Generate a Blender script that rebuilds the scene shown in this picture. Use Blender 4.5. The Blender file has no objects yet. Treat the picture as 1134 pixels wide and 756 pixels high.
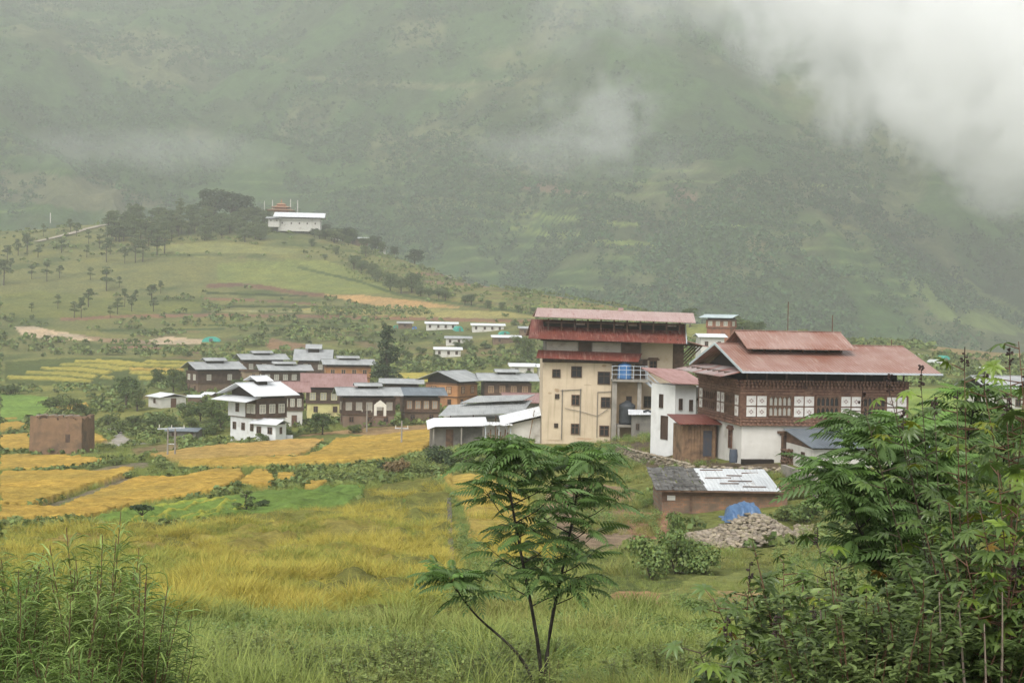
import bpy, math, random
import numpy as np
from mathutils import Vector, Matrix
R = math.radians
rng = np.random.default_rng(7)
random.seed(7)
SC = bpy.context.scene
COL = SC.collection

# ------------------------------------------------------------------ camera
F_PX, CX, CY = 1575.0, 567.0, 378.0          # photograph 1134 x 756, 50 mm lens
PITCH, ROLL = R(1.2), R(1.1)
_F = np.array([0, math.cos(PITCH), -math.sin(PITCH)])
_R0 = np.array([1.0, 0, 0]); _U0 = np.array([0, math.sin(PITCH), math.cos(PITCH)])
_R = _R0*math.cos(ROLL) + _U0*math.sin(ROLL)
_U = _U0*math.cos(ROLL) - _R0*math.sin(ROLL)
cam_d = bpy.data.cameras.new('camera'); cam = bpy.data.objects.new('camera', cam_d); COL.objects.link(cam)
cam_d.lens = 50; cam_d.sensor_width = 36; cam_d.clip_start = 0.1; cam_d.clip_end = 12000
m = Matrix.Identity(4)
for i in range(3):
    m[i][0] = _R[i]; m[i][1] = _U[i]; m[i][2] = -_F[i]
cam.matrix_world = m
SC.camera = cam

# ------------------------------------------------------------------ light
SUN_EL, SUN_ROT = R(50), R(200)
world = bpy.data.worlds.new('World'); SC.world = world; world.use_nodes = True
wt = world.node_tree; wt.nodes.clear()
sky = wt.nodes.new('ShaderNodeTexSky'); sky.sky_type = 'NISHITA'; sky.sun_disc = False
sky.sun_elevation = SUN_EL; sky.sun_rotation = SUN_ROT; sky.air_density = 1.0; sky.dust_density = 2.0; sky.ozone_density = 1.0
hs = wt.nodes.new('ShaderNodeHueSaturation'); hs.inputs['Saturation'].default_value = 0.20
bgn = wt.nodes.new('ShaderNodeBackground'); bgn.inputs['Strength'].default_value = 0.15
wo = wt.nodes.new('ShaderNodeOutputWorld')
wt.links.new(sky.outputs[0], hs.inputs['Color']); wt.links.new(hs.outputs[0], bgn.inputs[0]); wt.links.new(bgn.outputs[0], wo.inputs[0])
sd = bpy.data.lights.new('sun', 'SUN'); sd.energy = 1.35; sd.angle = R(40); sd.color = (1.0, .97, .90)
sun = bpy.data.objects.new('sun', sd); COL.objects.link(sun)
# direction towards the sun (matches the sky texture's convention)
sv = Vector((math.sin(SUN_ROT)*math.cos(SUN_EL), math.cos(SUN_ROT)*math.cos(SUN_EL), math.sin(SUN_EL)))
sun.rotation_euler = sv.to_track_quat('Z', 'Y').to_euler()
SC.view_settings.view_transform = 'Standard'; SC.view_settings.look = 'None'
SC.view_settings.gamma = 1; SC.view_settings.use_curve_mapping = False
SC.view_settings.exposure = 0.74
SC.render.engine = 'CYCLES'
cy = SC.cycles
cy.max_bounces = 24; cy.diffuse_bounces = 2; cy.glossy_bounces = 2; cy.transmission_bounces = 3; cy.transparent_max_bounces = 8
cy.volume_bounces = 24; cy.volume_max_steps = 128; cy.volume_step_rate = 1.0
cy.use_denoising = True; cy.caustics_reflective = False; cy.caustics_refractive = False
cy.use_adaptive_sampling = True; cy.adaptive_threshold = 0.02

# ------------------------------------------------------------------ projection helpers
def ray(px, py):
    px = np.asarray(px, float); py = np.asarray(py, float)
    u = (px-CX)/F_PX; v = (CY-py)/F_PX
    return _F + u[..., None]*_R + v[..., None]*_U
def P(px, py, Y):
    d = ray(px, py); return d*(np.asarray(Y)/d[..., 1])[..., None]
def project(p):
    p = np.asarray(p, float); w = p@_F
    w = np.where(np.abs(w) < 1e-3, 1e-3, w)
    return CX+F_PX*(p@_R)/w, CY-F_PX*(p@_U)/w
def V(px, py, Y): return Vector(P(px, py, Y))

# ------------------------------------------------------------------ noise
def _hash(ix, iy, seed):
    h = (ix.astype(np.int64)*374761393 + iy.astype(np.int64)*668265263 + seed*1442695041) & 0xffffffff
    h = ((h ^ (h >> 13))*1274126177) & 0xffffffff
    return ((h ^ (h >> 16)) & 0xffff)/65535.0
def vnoise(x, y, seed=0):
    xi = np.floor(x); yi = np.floor(y); fx = x-xi; fy = y-yi
    fx = fx*fx*(3-2*fx); fy = fy*fy*(3-2*fy)
    a = _hash(xi, yi, seed); b = _hash(xi+1, yi, seed); c = _hash(xi, yi+1, seed); d = _hash(xi+1, yi+1, seed)
    return (a*(1-fx)+b*fx)*(1-fy)+(c*(1-fx)+d*fx)*fy
def fbm(x, y, seed=0, octv=4):
    s = 0; a = .5; t = 0
    for i in range(octv):
        s = s+a*vnoise(x*(1+.97*i)*1.0 if i == 0 else x*2**i+i*17.3, y*2**i+i*9.1, seed+i); t += a; a *= .5
    return s/t          # 0..1
def ridged(x, y, seed=0, octv=4):
    s = 0; a = .5; t = 0
    for i in range(octv):
        s = s+a*(1-np.abs(2*vnoise(x*2**i+i*7.7, y*2**i, seed+i)-1)); t += a; a *= .5
    return s/t

# ------------------------------------------------------------------ terrain profile
# for each column of sight: distance -> height in the photograph
PROF = {
 -700: [(-12,-1.6),(0,-1.7),(8,-3.0),(16,-4.3),(24,-5.6),(35,-7.2),(60,-9.8),(100,-13),(160,-16.5),(240,-19.5),(300,-19),(400,-13),(500,-4),(600,10),(700,29),(780,42),(1000,10),(1300,-40)],
 0:   [(-12,-1.6),(0,-1.7),(8,-3.0),(16,775),(24,722),(35,675),(45,645),(60,612),(80,586),(100,566),(130,541),(160,520),(200,497),(240,478),(300,451),(350,424),(400,402),(450,384),(500,365),(560,345),(620,322),(700,290),(780,266),(820,45),(1000,5),(1300,-60)],
 100: [(-12,-1.6),(0,-1.7),(8,-3.0),(16,776),(24,723),(35,675),(45,645),(60,612),(80,586),(100,566),(130,539),(160,517),(200,493),(240,474),(300,448),(350,424),(400,400),(450,384),(500,366),(560,345),(620,318),(700,283),(790,247),(840,50),(1000,10),(1300,-60)],
 200: [(-12,-1.6),(0,-1.7),(8,-3.0),(16,778),(24,725),(35,676),(45,646),(60,612),(80,584),(100,562),(130,530),(160,508),(200,488),(240,468),(300,439),(350,421),(400,402),(450,388),(500,372),(560,350),(620,322),(700,288),(780,256),(850,238),(900,52),(1050,10),(1300,-60)],
 330: [(-12,-1.6),(0,-1.7),(8,-3.0),(16,780),(24,728),(35,678),(45,646),(60,612),(80,580),(100,555),(130,526),(160,505),(200,483),(240,462),(300,434),(350,416),(400,399),(450,382),(500,365),(560,347),(620,324),(700,290),(780,258),(830,246),(880,48),(1050,10),(1300,-60)],
 450: [(-12,-1.6),(0,-1.7),(8,-3.0),(16,782),(24,730),(35,680),(45,648),(60,612),(80,572),(100,545),(130,519),(160,500),(200,480),(240,462),(300,434),(350,413),(400,396),(450,381),(500,364),(560,345),(620,324),(700,297),(770,272),(830,25),(1050,-20),(1300,-60)],
 560: [(-12,-1.6),(0,-1.7),(8,-3.0),(16,785),(24,732),(35,682),(45,650),(60,612),(80,573),(100,541),(120,514),(145,490),(165,486),(200,474),(240,458),(300,428),(350,408),(400,390),(450,373),(500,356),(560,338),(650,312),(720,8),(900,-30),(1300,-60)],
 680: [(-12,-1.6),(0,-1.7),(8,-3.0),(16,788),(24,735),(35,688),(45,656),(60,622),(75,592),(90,560),(105,532),(120,512),(138,490),(165,487),(200,472),(240,455),(300,425),(350,405),(400,386),(450,366),(500,350),(570,331),(640,0),(800,-40),(1300,-60)],
 800: [(-12,-1.6),(0,-1.7),(8,-3.0),(16,790),(24,740),(35,692),(45,660),(60,622),(73,592),(82,570),(88,560),(91,520),(98,509),(112,492),(125,478),(160,460),(240,425),(300,405),(400,376),(470,352),(540,-8),(700,-40),(1300,-60)],
 950: [(-12,-1.6),(0,-1.7),(8,-3.0),(16,800),(24,745),(35,697),(45,660),(60,618),(73,585),(84,555),(90,525),(98,511),(115,486),(135,470),(170,455),(240,428),(350,404),(450,383),(500,373),(560,-14),(700,-40),(1300,-60)],
 1134:[(-12,-1.6),(0,-1.7),(8,-3.0),(16,800),(24,745),(35,692),(45,650),(60,606),(75,566),(90,526),(98,514),(115,490),(160,460),(240,435),(350,414),(430,400),(500,387),(560,-18),(700,-40),(1300,-60)],
 1900:[(-12,-1.6),(0,-1.7),(8,-2.9),(16,-4.3),(24,-5.4),(35,-6.8),(60,-9.0),(98,-9.9),(160,-11),(240,-12.5),(350,-13.5),(430,-13),(500,-12),(560,-20),(700,-40),(1300,-60)],
}
TN, SN = 700, 300
T0, T1 = math.log(2.0), math.log(1320.0)
S0, S1 = -1300/F_PX, 1350/F_PX
def build_table():
    tl = np.linspace(T0, T1, TN); yy = np.exp(tl)-12-2.0+0.0
    cols = []; ss = []
    for px, pts in sorted(PROF.items()):
        Ys = []; Zs = []
        for (Y, a) in pts:
            Ys.append(Y)
            Zs.append(a if (a < 200 and Y <= 1400 and not (a > 150)) else float(P(px, a, Y)[2]))
        # smooth pchip-like: linear then gaussian below
        Ys = np.array(Ys, float); t = np.log(Ys+14.0)
        cols.append(np.interp(tl, t, Zs)); ss.append((px-CX)/F_PX)
    cols = np.array(cols).T; ss = np.array(ss)
    sg = np.linspace(S0, S1, SN)
    tab = np.empty((TN, SN))
    for i in range(TN): tab[i] = np.interp(sg, ss, cols[i])
    def gs(a, k, ax):
        w = np.exp(-.5*(np.arange(-3*k, 3*k+1)/k)**2); w /= w.sum()
        pad = [(0, 0), (0, 0)]; pad[ax] = (3*k, 3*k)
        b = np.pad(a, pad, mode='edge'); return np.apply_along_axis(lambda v: np.convolve(v, w, 'valid'), ax, b)
    tab = gs(tab, 4, 0); tab = gs(tab, 5, 1)
    return tab
TAB = build_table()
def base_z(x, y):
    x = np.asarray(x, float); y = np.asarray(y, float)
    s = x/np.sqrt(y*y+225.0*np.clip((60-y)/60, 0, 1))
    t = np.log(np.clip(y, -11.9, 1300)+14.0)
    a = np.clip((t-T0)/(T1-T0)*(TN-1), 0, TN-1.001); b = np.clip((s-S0)/(S1-S0)*(SN-1), 0, SN-1.001)
    i = a.astype(int); j = b.astype(int); fa = a-i; fb = b-j
    return (TAB[i, j]*(1-fb)+TAB[i, j+1]*fb)*(1-fa)+(TAB[i+1, j]*(1-fb)+TAB[i+1, j+1]*fb)*fa
def ground(x, y):
    x = np.asarray(x, float); y = np.asarray(y, float)
    z = base_z(x, y)
    far = np.clip((y-230)/200, 0, 1)
    z = z + (fbm(x/9, y/9, 3, 3)-.5)*.7*np.clip((y-20)/40, .35, 1)*(1-far*.4)
    z = z + (fbm(x/60, y/60, 5, 3)-.5)*6*far
    return z
def G(px, py):
    """where the ray through a photograph pixel meets the ground"""
    d = ray(float(px), float(py)); d = d/d[1]
    Y = np.exp(np.linspace(math.log(6), math.log(1100), 1500))
    h = d[2]*Y - ground(d[0]*Y, Y)
    k = np.where(h < 0)[0]
    if len(k) == 0:            # the ray clears the crest: stand on the crest line itself
        i = int(np.argmin(np.where(Y < 870, h/Y, 9))); return Vector((d[0]*Y[i], Y[i], float(ground(d[0]*Y[i], Y[i]))))
    i = max(k[0], 1)
    a, b = h[i-1], h[i]; f = a/(a-b) if a != b else 0
    y = Y[i-1]+(Y[i]-Y[i-1])*min(max(f, 0), 1)
    x = d[0]*y
    return Vector((x, y, float(ground(x, y))))
def GY(px, Y):
    """ground point in the column px at distance Y"""
    x = 0.0
    for _ in range(4):
        z = float(ground(x, Y)); v = 0
        w = _F*0
        # solve for x so that the point projects to px
        p = np.array([x, Y, z]); q = project(p)[0]
        x += (px-q)*Y/F_PX
    return Vector((x, Y, float(ground(x, Y))))

# ------------------------------------------------------------------ mesh helpers
def tag(o, label=None, cat=None, group=None, kind=None):
    if label: o['label'] = label
    if cat: o['category'] = cat
    if group: o['group'] = group
    if kind: o['kind'] = kind
    return o
def empty(name, loc, rz=0, label=None, cat=None, group=None):
    o = bpy.data.objects.new(name, None); COL.objects.link(o); o.location = loc; o.rotation_euler = (0, 0, rz)
    o.empty_display_size = .2
    return tag(o, label, cat, group)
def np_mesh(name, v, f, mat=None, parent=None, cols=None, smooth=False, cname='Col'):
    """v (N,3), f (M,3|4) -> object"""
    v = np.asarray(v, np.float32); f = np.asarray(f, np.int32)
    me = bpy.data.meshes.new(name)
    k = f.shape[1]
    me.vertices.add(len(v)); me.vertices.foreach_set('co', v.ravel())
    me.loops.add(f.size); me.loops.foreach_set('vertex_index', f.ravel())
    me.polygons.add(len(f)); me.polygons.foreach_set('loop_start', np.arange(0, f.size, k, dtype=np.int32))
    me.polygons.foreach_set('loop_total', np.full(len(f), k, np.int32))
    if smooth: me.polygons.foreach_set('use_smooth', np.ones(len(f), bool))
    me.update(calc_edges=True)
    if cols is not None:
        ca = me.color_attributes.new(cname, 'FLOAT_COLOR', 'POINT')
        c4 = np.ones((len(v), 4), np.float32); c4[:, :cols.shape[1]] = cols
        ca.data.foreach_set('color', c4.ravel())
    if mat: me.materials.append(mat)
    o = bpy.data.objects.new(name, me); COL.objects.link(o)
    if parent: o.parent = parent
    return o
def grid_faces(nr, nc):
    i = np.arange(nr-1)[:, None]*nc + np.arange(nc-1)[None]
    return np.stack([i, i+1, i+nc+1, i+nc], -1).reshape(-1, 4)

# ------------------------------------------------------------------ materials
def newmat(name):
    m = bpy.data.materials.new(name); m.use_nodes = True; nt = m.node_tree
    b = nt.nodes['Principled BSDF']; return m, nt, b
def N(nt, t, **kw):
    n = nt.nodes.new(t)
    for k, v in kw.items():
        if k.startswith('i_'):
            n.inputs[k[2:].replace('_', ' ')].default_value = v
        else: setattr(n, k, v)
    return n
def noise_n(nt, coord, scale, detail=5, rough=.6, out='Fac'):
    n = N(nt, 'ShaderNodeTexNoise'); n.inputs['Scale'].default_value = scale; n.inputs['Detail'].default_value = detail
    n.inputs['Roughness'].default_value = rough; nt.links.new(coord, n.inputs['Vector']); return n.outputs[out]
def ramp_n(nt, fac, stops):
    r = N(nt, 'ShaderNodeValToRGB'); e = r.color_ramp.elements
    while len(e) < len(stops): e.new(.5)
    for k, (p, c) in enumerate(stops):
        e[k].position = p; e[k].color = (*c, 1) if len(c) == 3 else c
    nt.links.new(fac, r.inputs[0]); return r.outputs[0]
def mixc(nt, fac, a, b, mode='MIX'):
    m = N(nt, 'ShaderNodeMix', data_type='RGBA', blend_type=mode)
    for s, v in (('Factor', fac), ('A', a), ('B', b)):
        k = [i for i in m.inputs if i.name == s and (i.type == 'RGBA' or s == 'Factor' and i.type == 'VALUE')][0]
        if hasattr(v, 'is_linked') or hasattr(v, 'node'): nt.links.new(v, k)
        else: k.default_value = v if not isinstance(v, tuple) else (*v, 1)
    return [o for o in m.outputs if o.type == 'RGBA'][0]
def bump_n(nt, b, h, strength=.5, dist=.05):
    bp = N(nt, 'ShaderNodeBump'); bp.inputs['Strength'].default_value = strength; bp.inputs['Distance'].default_value = dist
    nt.links.new(h, bp.inputs['Height']); nt.links.new(bp.outputs[0], b.inputs['Normal'])
def coordn(nt, which='Object'):
    return N(nt, 'ShaderNodeTexCoord').outputs[which]
_MC = {}
def surf(name, c1, c2=None, scale=1.0, rough=.8, stain=None, stain_scale=.3, bump=.3, bdist=.02, spec=.3, stain_lo=.5):
    """plain weathered surface: two tones by fine noise, stain by coarse noise"""
    if name in _MC: return _MC[name]
    m, nt, b = newmat(name); co = coordn(nt)
    c2 = c2 or tuple(x*.75 for x in c1)
    c = mixc(nt, ramp_n(nt, noise_n(nt, co, scale, 6), [(.35, (0, 0, 0)), (.65, (1, 1, 1))]), c1, c2)
    if stain:
        f = ramp_n(nt, noise_n(nt, co, stain_scale, 7, .65), [(stain_lo, (0, 0, 0)), (stain_lo+.16, (1, 1, 1))])
        c = mixc(nt, f, c, stain)
    nt.links.new(c, b.inputs['Base Color']); b.inputs['Roughness'].default_value = rough
    b.inputs['Specular IOR Level'].default_value = spec
    bump_n(nt, b, noise_n(nt, co, scale*6, 4), bump, bdist)
    _MC[name] = m; return m

def ground_material():
    m, nt, b = newmat('ground_cover'); at = N(nt, 'ShaderNodeVertexColor', layer_name='Col').outputs[0]
    co = coordn(nt)
    f1 = ramp_n(nt, noise_n(nt, co, .9, 8, .7), [(.3, (.55, .55, .55)), (.7, (1.35, 1.35, 1.35))])
    f2 = ramp_n(nt, noise_n(nt, co, .07, 5, .6), [(.3, (.8, .85, .9)), (.7, (1.2, 1.12, 1.0))])
    f3 = ramp_n(nt, noise_n(nt, co, 7, 4, .7), [(.3, (.75, .75, .75)), (.7, (1.25, 1.25, 1.25))])
    c = mixc(nt, 1.0, at, f1, 'MULTIPLY'); c = mixc(nt, 1.0, c, f2, 'MULTIPLY'); c = mixc(nt, .8, c, f3, 'MULTIPLY')
    nt.links.new(c, b.inputs['Base Color']); b.inputs['Roughness'].default_value = .95; b.inputs['Specular IOR Level'].default_value = .1
    bump_n(nt, b, noise_n(nt, co, 2.2, 7, .7), .9, .35)
    return m

# ------------------------------------------------------------------ ground cover, field by field
def inpoly(px, py, poly):
    poly = np.asarray(poly, float); n = len(poly); ins = np.zeros(px.shape, bool)
    x0, y0 = poly.min(0)-1; x1, y1 = poly.max(0)+1
    sel = (px > x0) & (px < x1) & (py > y0) & (py < y1)
    qx = px[sel]; qy = py[sel]; r = np.zeros(qx.shape, bool); j = n-1
    for i in range(n):
        xi, yi = poly[i]; xj, yj = poly[j]
        if yi != yj:
            c = ((yi > qy) != (yj > qy)) & (qx < (xj-xi)*(qy-yi)/(yj-yi)+xi); r ^= c
        j = i
    ins[sel] = r; return ins
def strip(pts, w):
    """a polyline with a width, as a polygon"""
    a = [(x, y-w/2) for x, y in pts]; b = [(x, y+w/2) for x, y in pts[::-1]]; return a+b
GOLD = (.42, .285, .065); TAN = (.42, .27, .12); YGR = (.17, .17, .045); BRG = (.17, .25, .055); GRS = (.19, .205, .06)
HIL = (.165, .17, .065); DKG = (.075, .105, .035); SOIL = (.27, .155, .085); SAND = (.48, .37, .25); TRK = (.33, .29, .23)
STUB = (.20, .17, .11); PAST = (.185, .21, .065); OLV = (.13, .135, .04)
FIELDS = [  # polygon in the photograph, colour, crop height, first Y
 # hill pastures and terraces
 ([(0,300),(150,285),(330,285),(400,296),(441,326),(359,326),(300,318),(200,318),(60,325),(0,330)], HIL, 0),
 ([(240,292),(300,288),(359,288),(405,302),(441,325),(359,325),(300,317),(240,312)], PAST, 0),
 ([(176,272),(240,268),(330,276),(330,281),(230,280),(176,280)], (.215,.22,.08), 0),
 ([(355,326),(403,327),(470,334),(512,341),(441,341),(400,336)], (.42,.27,.12), 0),
 ([(330,341),(430,341),(560,345),(600,352),(500,353),(330,346)], (.30,.27,.10), 0),
 (strip([(228,317),(262,315),(300,319),(330,325),(360,327)], 4.5), (.17,.10,.065), 0),
 (strip([(226,331),(300,333),(350,337)], 2.2), (.2,.12,.075), 0),
 (strip([(230,324),(340,328)], 2.2), (.05,.07,.025), 0), (strip([(228,338),(400,341)], 2.6), (.05,.07,.025), 0),
 (strip([(66,354),(140,350),(240,349),(420,352),(600,356)], 3.6), (.22,.13,.08), 0), (strip([(230,360),(420,362)], 2.4), DKG, 0), (strip([(110,366),(250,364)], 2.4), DKG, 0), (strip([(330,296),(400,312),(440,326),(520,338),(600,348)], 3), DKG, 0), (strip([(470,312),(560,318)], 3), (.22,.14,.09), 0), (strip([(460,303),(510,304)], 3), (.2,.13,.09), 0),
 (strip([(230,344),(420,346)], 1.5), (.31,.29,.14), 0),
 ([(15,362),(37,361),(60,366),(84,370),(113,377),(60,377),(25,371)], SAND, 0),
 ([(84,370),(113,374),(170,377),(170,381),(111,379)], (.28,.2,.13), 0),
 ([(165,376),(185,372),(225,376),(222,381),(170,381)], SAND, 0),
 ([(292,380),(302,374),(316,378),(340,381),(338,389),(300,388)], (.24,.155,.09), 0),
 (strip([(120,385),(160,384),(230,392)], 2), (.22,.13,.09), 0),
 ([(5,401),(60,397),(120,396),(220,398),(222,420),(180,424),(105,428),(50,427),(5,424)], (.085,.11,.035), 0),
 ([(83,399),(130,399.6),(161,403),(143,407),(115,403),(83,401.5)], (.34,.30,.07), .5),
 ([(66,403),(111,403.6),(146,408.5),(133,411.6),(104,407.2),(66,405.3)], (.34,.30,.07), .5),
 ([(46,407.6),(89,407.8),(125,412),(118,415.4),(83,411.5),(46,409.8)], (.34,.30,.07), .5),
 ([(28,412),(74,412.6),(109,416.3),(104,419.6),(65,416),(28,414.2)], (.34,.30,.07), .5),
 ([(9,417.5),(61,417.6),(103,422),(100,424.6),(55,421.5),(9,419.8)], (.34,.30,.07), .5),
 (strip([(161,401),(215,402.5)], 2.6), (.34,.30,.07), .5), (strip([(150,405),(215,406.5)], 2.6), (.34,.30,.07), .5),
 (strip([(144,409.5),(205,411)], 2.8), (.38,.27,.07), .5), (strip([(144,413.2),(200,414.6)], 2.6), (.34,.30,.07), .5),
 ([(153,417.5),(173,418),(171,421.5),(154,421)], (.34,.30,.07), .5), (strip([(112,418),(126,419.5)], 2.5), (.34,.30,.07), .5),
 ([(440,414),(470,414),(496,420),(490,424),(440,421)], (.38,.33,.08), .4),
 ([(0,326),(40,322),(120,330),(220,335),(225,345),(66,352),(0,350)], (.15,.165,.05), 0),
 # flats on the left
 ([(0,436),(40,439),(95,446),(92,452),(60,456),(30,466),(0,470)], (.17,.27,.06), .3),
 ([(60,452),(95,447),(100,453),(70,457)], GOLD, .4),
 ([(0,471),(20,468),(34,474),(0,480)], GOLD, .5), (strip([(0,466),(20,465)], 2), GOLD, .4),
 ([(0,485),(34,483),(34,500),(0,501)], GOLD, .6),
 ([(100,478),(112,486),(120,492),(100,494)], GOLD, .6),
 ([(111,478),(118,474),(130,472),(135,476),(134,481),(150,489),(165,491),(130,494),(111,494),(122,489),(128,484),(124,480)], (.36,.33,.29), 0),
 ([(145,497),(200,489),(200,500),(150,506)], (.2,.16,.08), 0),
 # village yards and bare banks
 ([(330,482),(400,474),(470,470),(484,478),(470,486),(400,486),(335,489)], (.33,.22,.11), 0),
 ([(245,486),(300,485),(380,480),(460,484),(470,487),(300,492)], (.15,.17,.05), 0),
 # golden fields
 ([(160,507),(240,497),(320,491),(360,490),(350,500),(330,509),(250,512),(200,514)], (.42,.28,.09), .6),
 ([(196,516),(260,513),(340,510),(362,500),(372,490),(430,485),(476,479),(480,492),(470,503),(430,512),(380,517),(330,520),(250,522),(205,522)], GOLD, .7),
 ([(0,507),(73,508),(118,513),(87,520),(46,524),(0,523)], GOLD, .6),
 ([(0,528),(45,527),(100,524),(150,522),(142,529),(90,545),(34,566),(0,566)], (.44,.30,.065), .6),
 ([(118,516),(160,512),(170,516),(120,526),(80,526)], STUB, 0),
 ([(34,566),(85,548),(138,530),(158,529),(150,534),(100,552),(60,569)], STUB, 0),
 ([(0,569),(34,568),(62,570),(104,553),(156,533),(200,533),(215,530),(238,525),(266,524),(270,532),(256,541),(240,549),(200,556),(160,564),(120,574),(92,580),(32,583),(0,584)], GOLD, .6),
 ([(282,525),(296,526),(306,538),(298,543),(262,541),(274,532)], GOLD, .6),
 ([(306,529),(326,529),(328,534),(308,537)], GOLD, .5), ([(338,539),(366,539),(352,545),(340,544)], GOLD, .5),
 ([(90,586),(120,578),(165,568),(257,552),(300,546),(350,546),(403,540),(408,552),(380,566),(320,578),(260,583),(170,588)], (.14,.22,.05), .35),
 (strip([(150,586),(200,572),(246,556)], 1.6), (.34,.34,.06), .5), (strip([(182,587),(225,575),(262,560)], 1.4), (.32,.34,.06), .5),
 (strip([(120,580),(170,568),(230,558)], 1.2), (.28,.32,.06), .5), (strip([(215,587),(250,576),(275,566)], 1.4), (.32,.34,.06), .5),
 # the big near field
 ([(0,592),(80,590),(180,591),(225,586),(280,576),(340,568),(400,562),(404,548),(424,538),(452,533),(480,536),(498,548),(500,600),(496,660),(474,690),(380,700),(300,694),(200,702),(120,712),(0,716)], YGR, .12),
 ([(200,606),(260,592),(330,584),(400,574),(440,584),(450,620),(420,640),(340,648),(230,642),(190,628)], (.27,.23,.06), .12),
 ([(0,600),(120,596),(180,606),(170,640),(90,650),(0,655)], (.28,.21,.065), .12),
 ([(0,594),(40,592),(46,606),(20,640),(0,650)], (.2,.2,.05), .2),
 (strip([(446,560),(444,575),(452,596),(462,606)], 14), (.15,.24,.05), 0),
 ([(331,600),(340,596),(338,612),(332,618)], (.13,.20,.05), 0),
 ([(498,552),(514,556),(524,592),(540,628),(500,628)], (.12,.19,.05), 0),
 ([(486,531),(516,527),(560,530),(585,560),(600,590),(625,618),(600,630),(540,628),(522,590),(512,556)], (.44,.32,.08), .2),
 ([(640,532),(700,540),(704,560),(704,600),(660,614),(620,600),(600,560),(610,540)], (.28,.2,.13), 0),
 ([(676,490),(700,488),(726,490),(762,500),(800,512),(862,513),(866,524),(740,526),(700,512),(680,502)], (.12,.095,.065), 0),
 ([(690,566),(742,568),(744,604),(700,606)], (.3,.17,.1), 0),
 ([(670,660),(700,656),(740,660),(735,672),(690,670)], (.33,.2,.11), 0),
 ([(760,640),(820,634),(850,640),(830,662),(780,668),(720,665)], (.2,.22,.07), 0),
 ([(790,655),(840,655),(840,668),(790,668)], (.36,.26,.14), 0),
 # right-hand slopes
 ([(760,345),(850,352),(900,362),(880,370),(800,372),(750,368)], (.22,.23,.07), 0),
 ([(845,352),(872,353),(892,363),(880,378),(864,366)], (.36,.27,.19), 0),
 ([(1040,378),(1080,384),(1134,386),(1134,400),(1080,398),(1030,388)], (.26,.2,.10), 0),
 ([(900,405),(1000,430),(1100,430),(1134,440),(1134,480),(960,480)], (.22,.30,.07), 0),
 ([(600,318),(760,340),(780,350),(700,352),(600,345)], (.2,.2,.07), 0),
]
FIELDS += [(strip([(600,322+k*6),(680,328+k*6),(760,342+k*5)], 1.2), (.26,.16,.09), 0) for k in range(3)]
LINES = [((478,276),(500,288),(516,298),(532,306)), ]
def paint(px, py, Y, x, y):
    n = len(px)
    c = np.tile(np.array(GRS), (n, 1)); h = np.zeros(n)
    # broad cover by distance: weeds near, scrubby hill far
    t = np.clip((Y-330)/120, 0, 1)[:, None]
    c = c*(1-t)+np.array(HIL)*t
    mott = fbm(x/22, y/22, 11, 4); mott2 = fbm(x/5, y/5, 12, 3)
    k = np.clip((mott-.5)*6, 0, 1)[:, None]*.75; c = c*(1-k)+np.array(DKG)*k
    k = np.clip((.42-mott)*7, 0, 1)[:, None]*.6; c = c*(1-k)+np.array((.2, .2, .06))*k
    mid = (Y > 60) & (Y < 330)
    kk = (np.clip((mott2-.55)*6, 0, 1)*mid)[:, None]*.5; c = c*(1-kk)+np.array(DKG)*kk
    # contour banks: every terrace riser carries darker growth and bare earth
    zz = ground(x, y); q = zz/2.3+fbm(x/40, y/40, 14, 3)*2.2; fr = q-np.floor(q); on = np.clip((fbm(x/70+4, y/70, 15, 3)-.40)*6, 0, 1)*(Y > 300)*(px > 150)*(px < 1000)
    k = (np.clip(1-np.abs(fr-.5)/.16, 0, 1)*on*.75)[:, None]; c = c*(1-k)+np.where((fbm(x/25, y/25, 16, 2) > .52)[:, None], np.array((.19, .13, .075)), np.array(DKG))*k
    k = (np.clip(1-np.abs(fr-.95)/.22, 0, 1)*on*.5)[:, None]; c = c*(1-k)+np.array((.27, .28, .09))*k
    # edges wander by noise
    am = np.where(py > 585, 7.0, np.where(py > 495, 2.2, .7))
    jx = px+(fbm(x/3+9, y/3, 21, 3)-.5)*am*3; jy = py+(fbm(x/3, y/3+5, 22, 3)-.5)*am
    for poly, col, hh in FIELDS:
        s = inpoly(jx, jy, poly)
        big = np.array(col)
        v = (.8+.4*fbm(x[s]/2.5, y[s]/2.5, 31, 3))[:, None]
        c[s] = big*v; h[s] = hh
    return c, h
def make_ground():
    Y = np.concatenate([np.linspace(-10, 9.5, 40), np.exp(np.linspace(math.log(10), math.log(1250), 900))])
    S = np.linspace(-1200, 1250, 1050)/F_PX
    x = S[None]*np.sqrt(Y*Y+225.0*np.clip((60-Y)/60, 0, 1))[:, None]; y = np.repeat(Y[:, None], len(S), 1)
    x = x.ravel(); y = y.ravel(); z = ground(x, y)
    px, py = project(np.stack([x, y, z], 1)); ok = y > 5
    px = np.where(ok, px, -9999)
    c, h = paint(px, py, y, x, y)
    lod = inpoly(px, py, [(0,592),(500,530),(500,600),(496,700),(0,716)]); h = h+lod*(.55*np.clip(fbm(x/1.7, y/2.4, 45, 3)-.38, 0, 1)*2.0)
    z2 = z+h*(.75+.5*fbm(x*1.3, y*1.3, 41, 3))
    rough = np.clip(1-np.abs(y-60)/200, 0, 1)
    z2 = z2+(fbm(x*1.1, y*1.1, 43, 4)-.5)*.25*rough
    return tag(np_mesh('ground', np.stack([x, y, z2], 1), grid_faces(len(Y), len(S)), ground_material(), cols=c, smooth=True), kind='structure')
make_ground()

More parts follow.
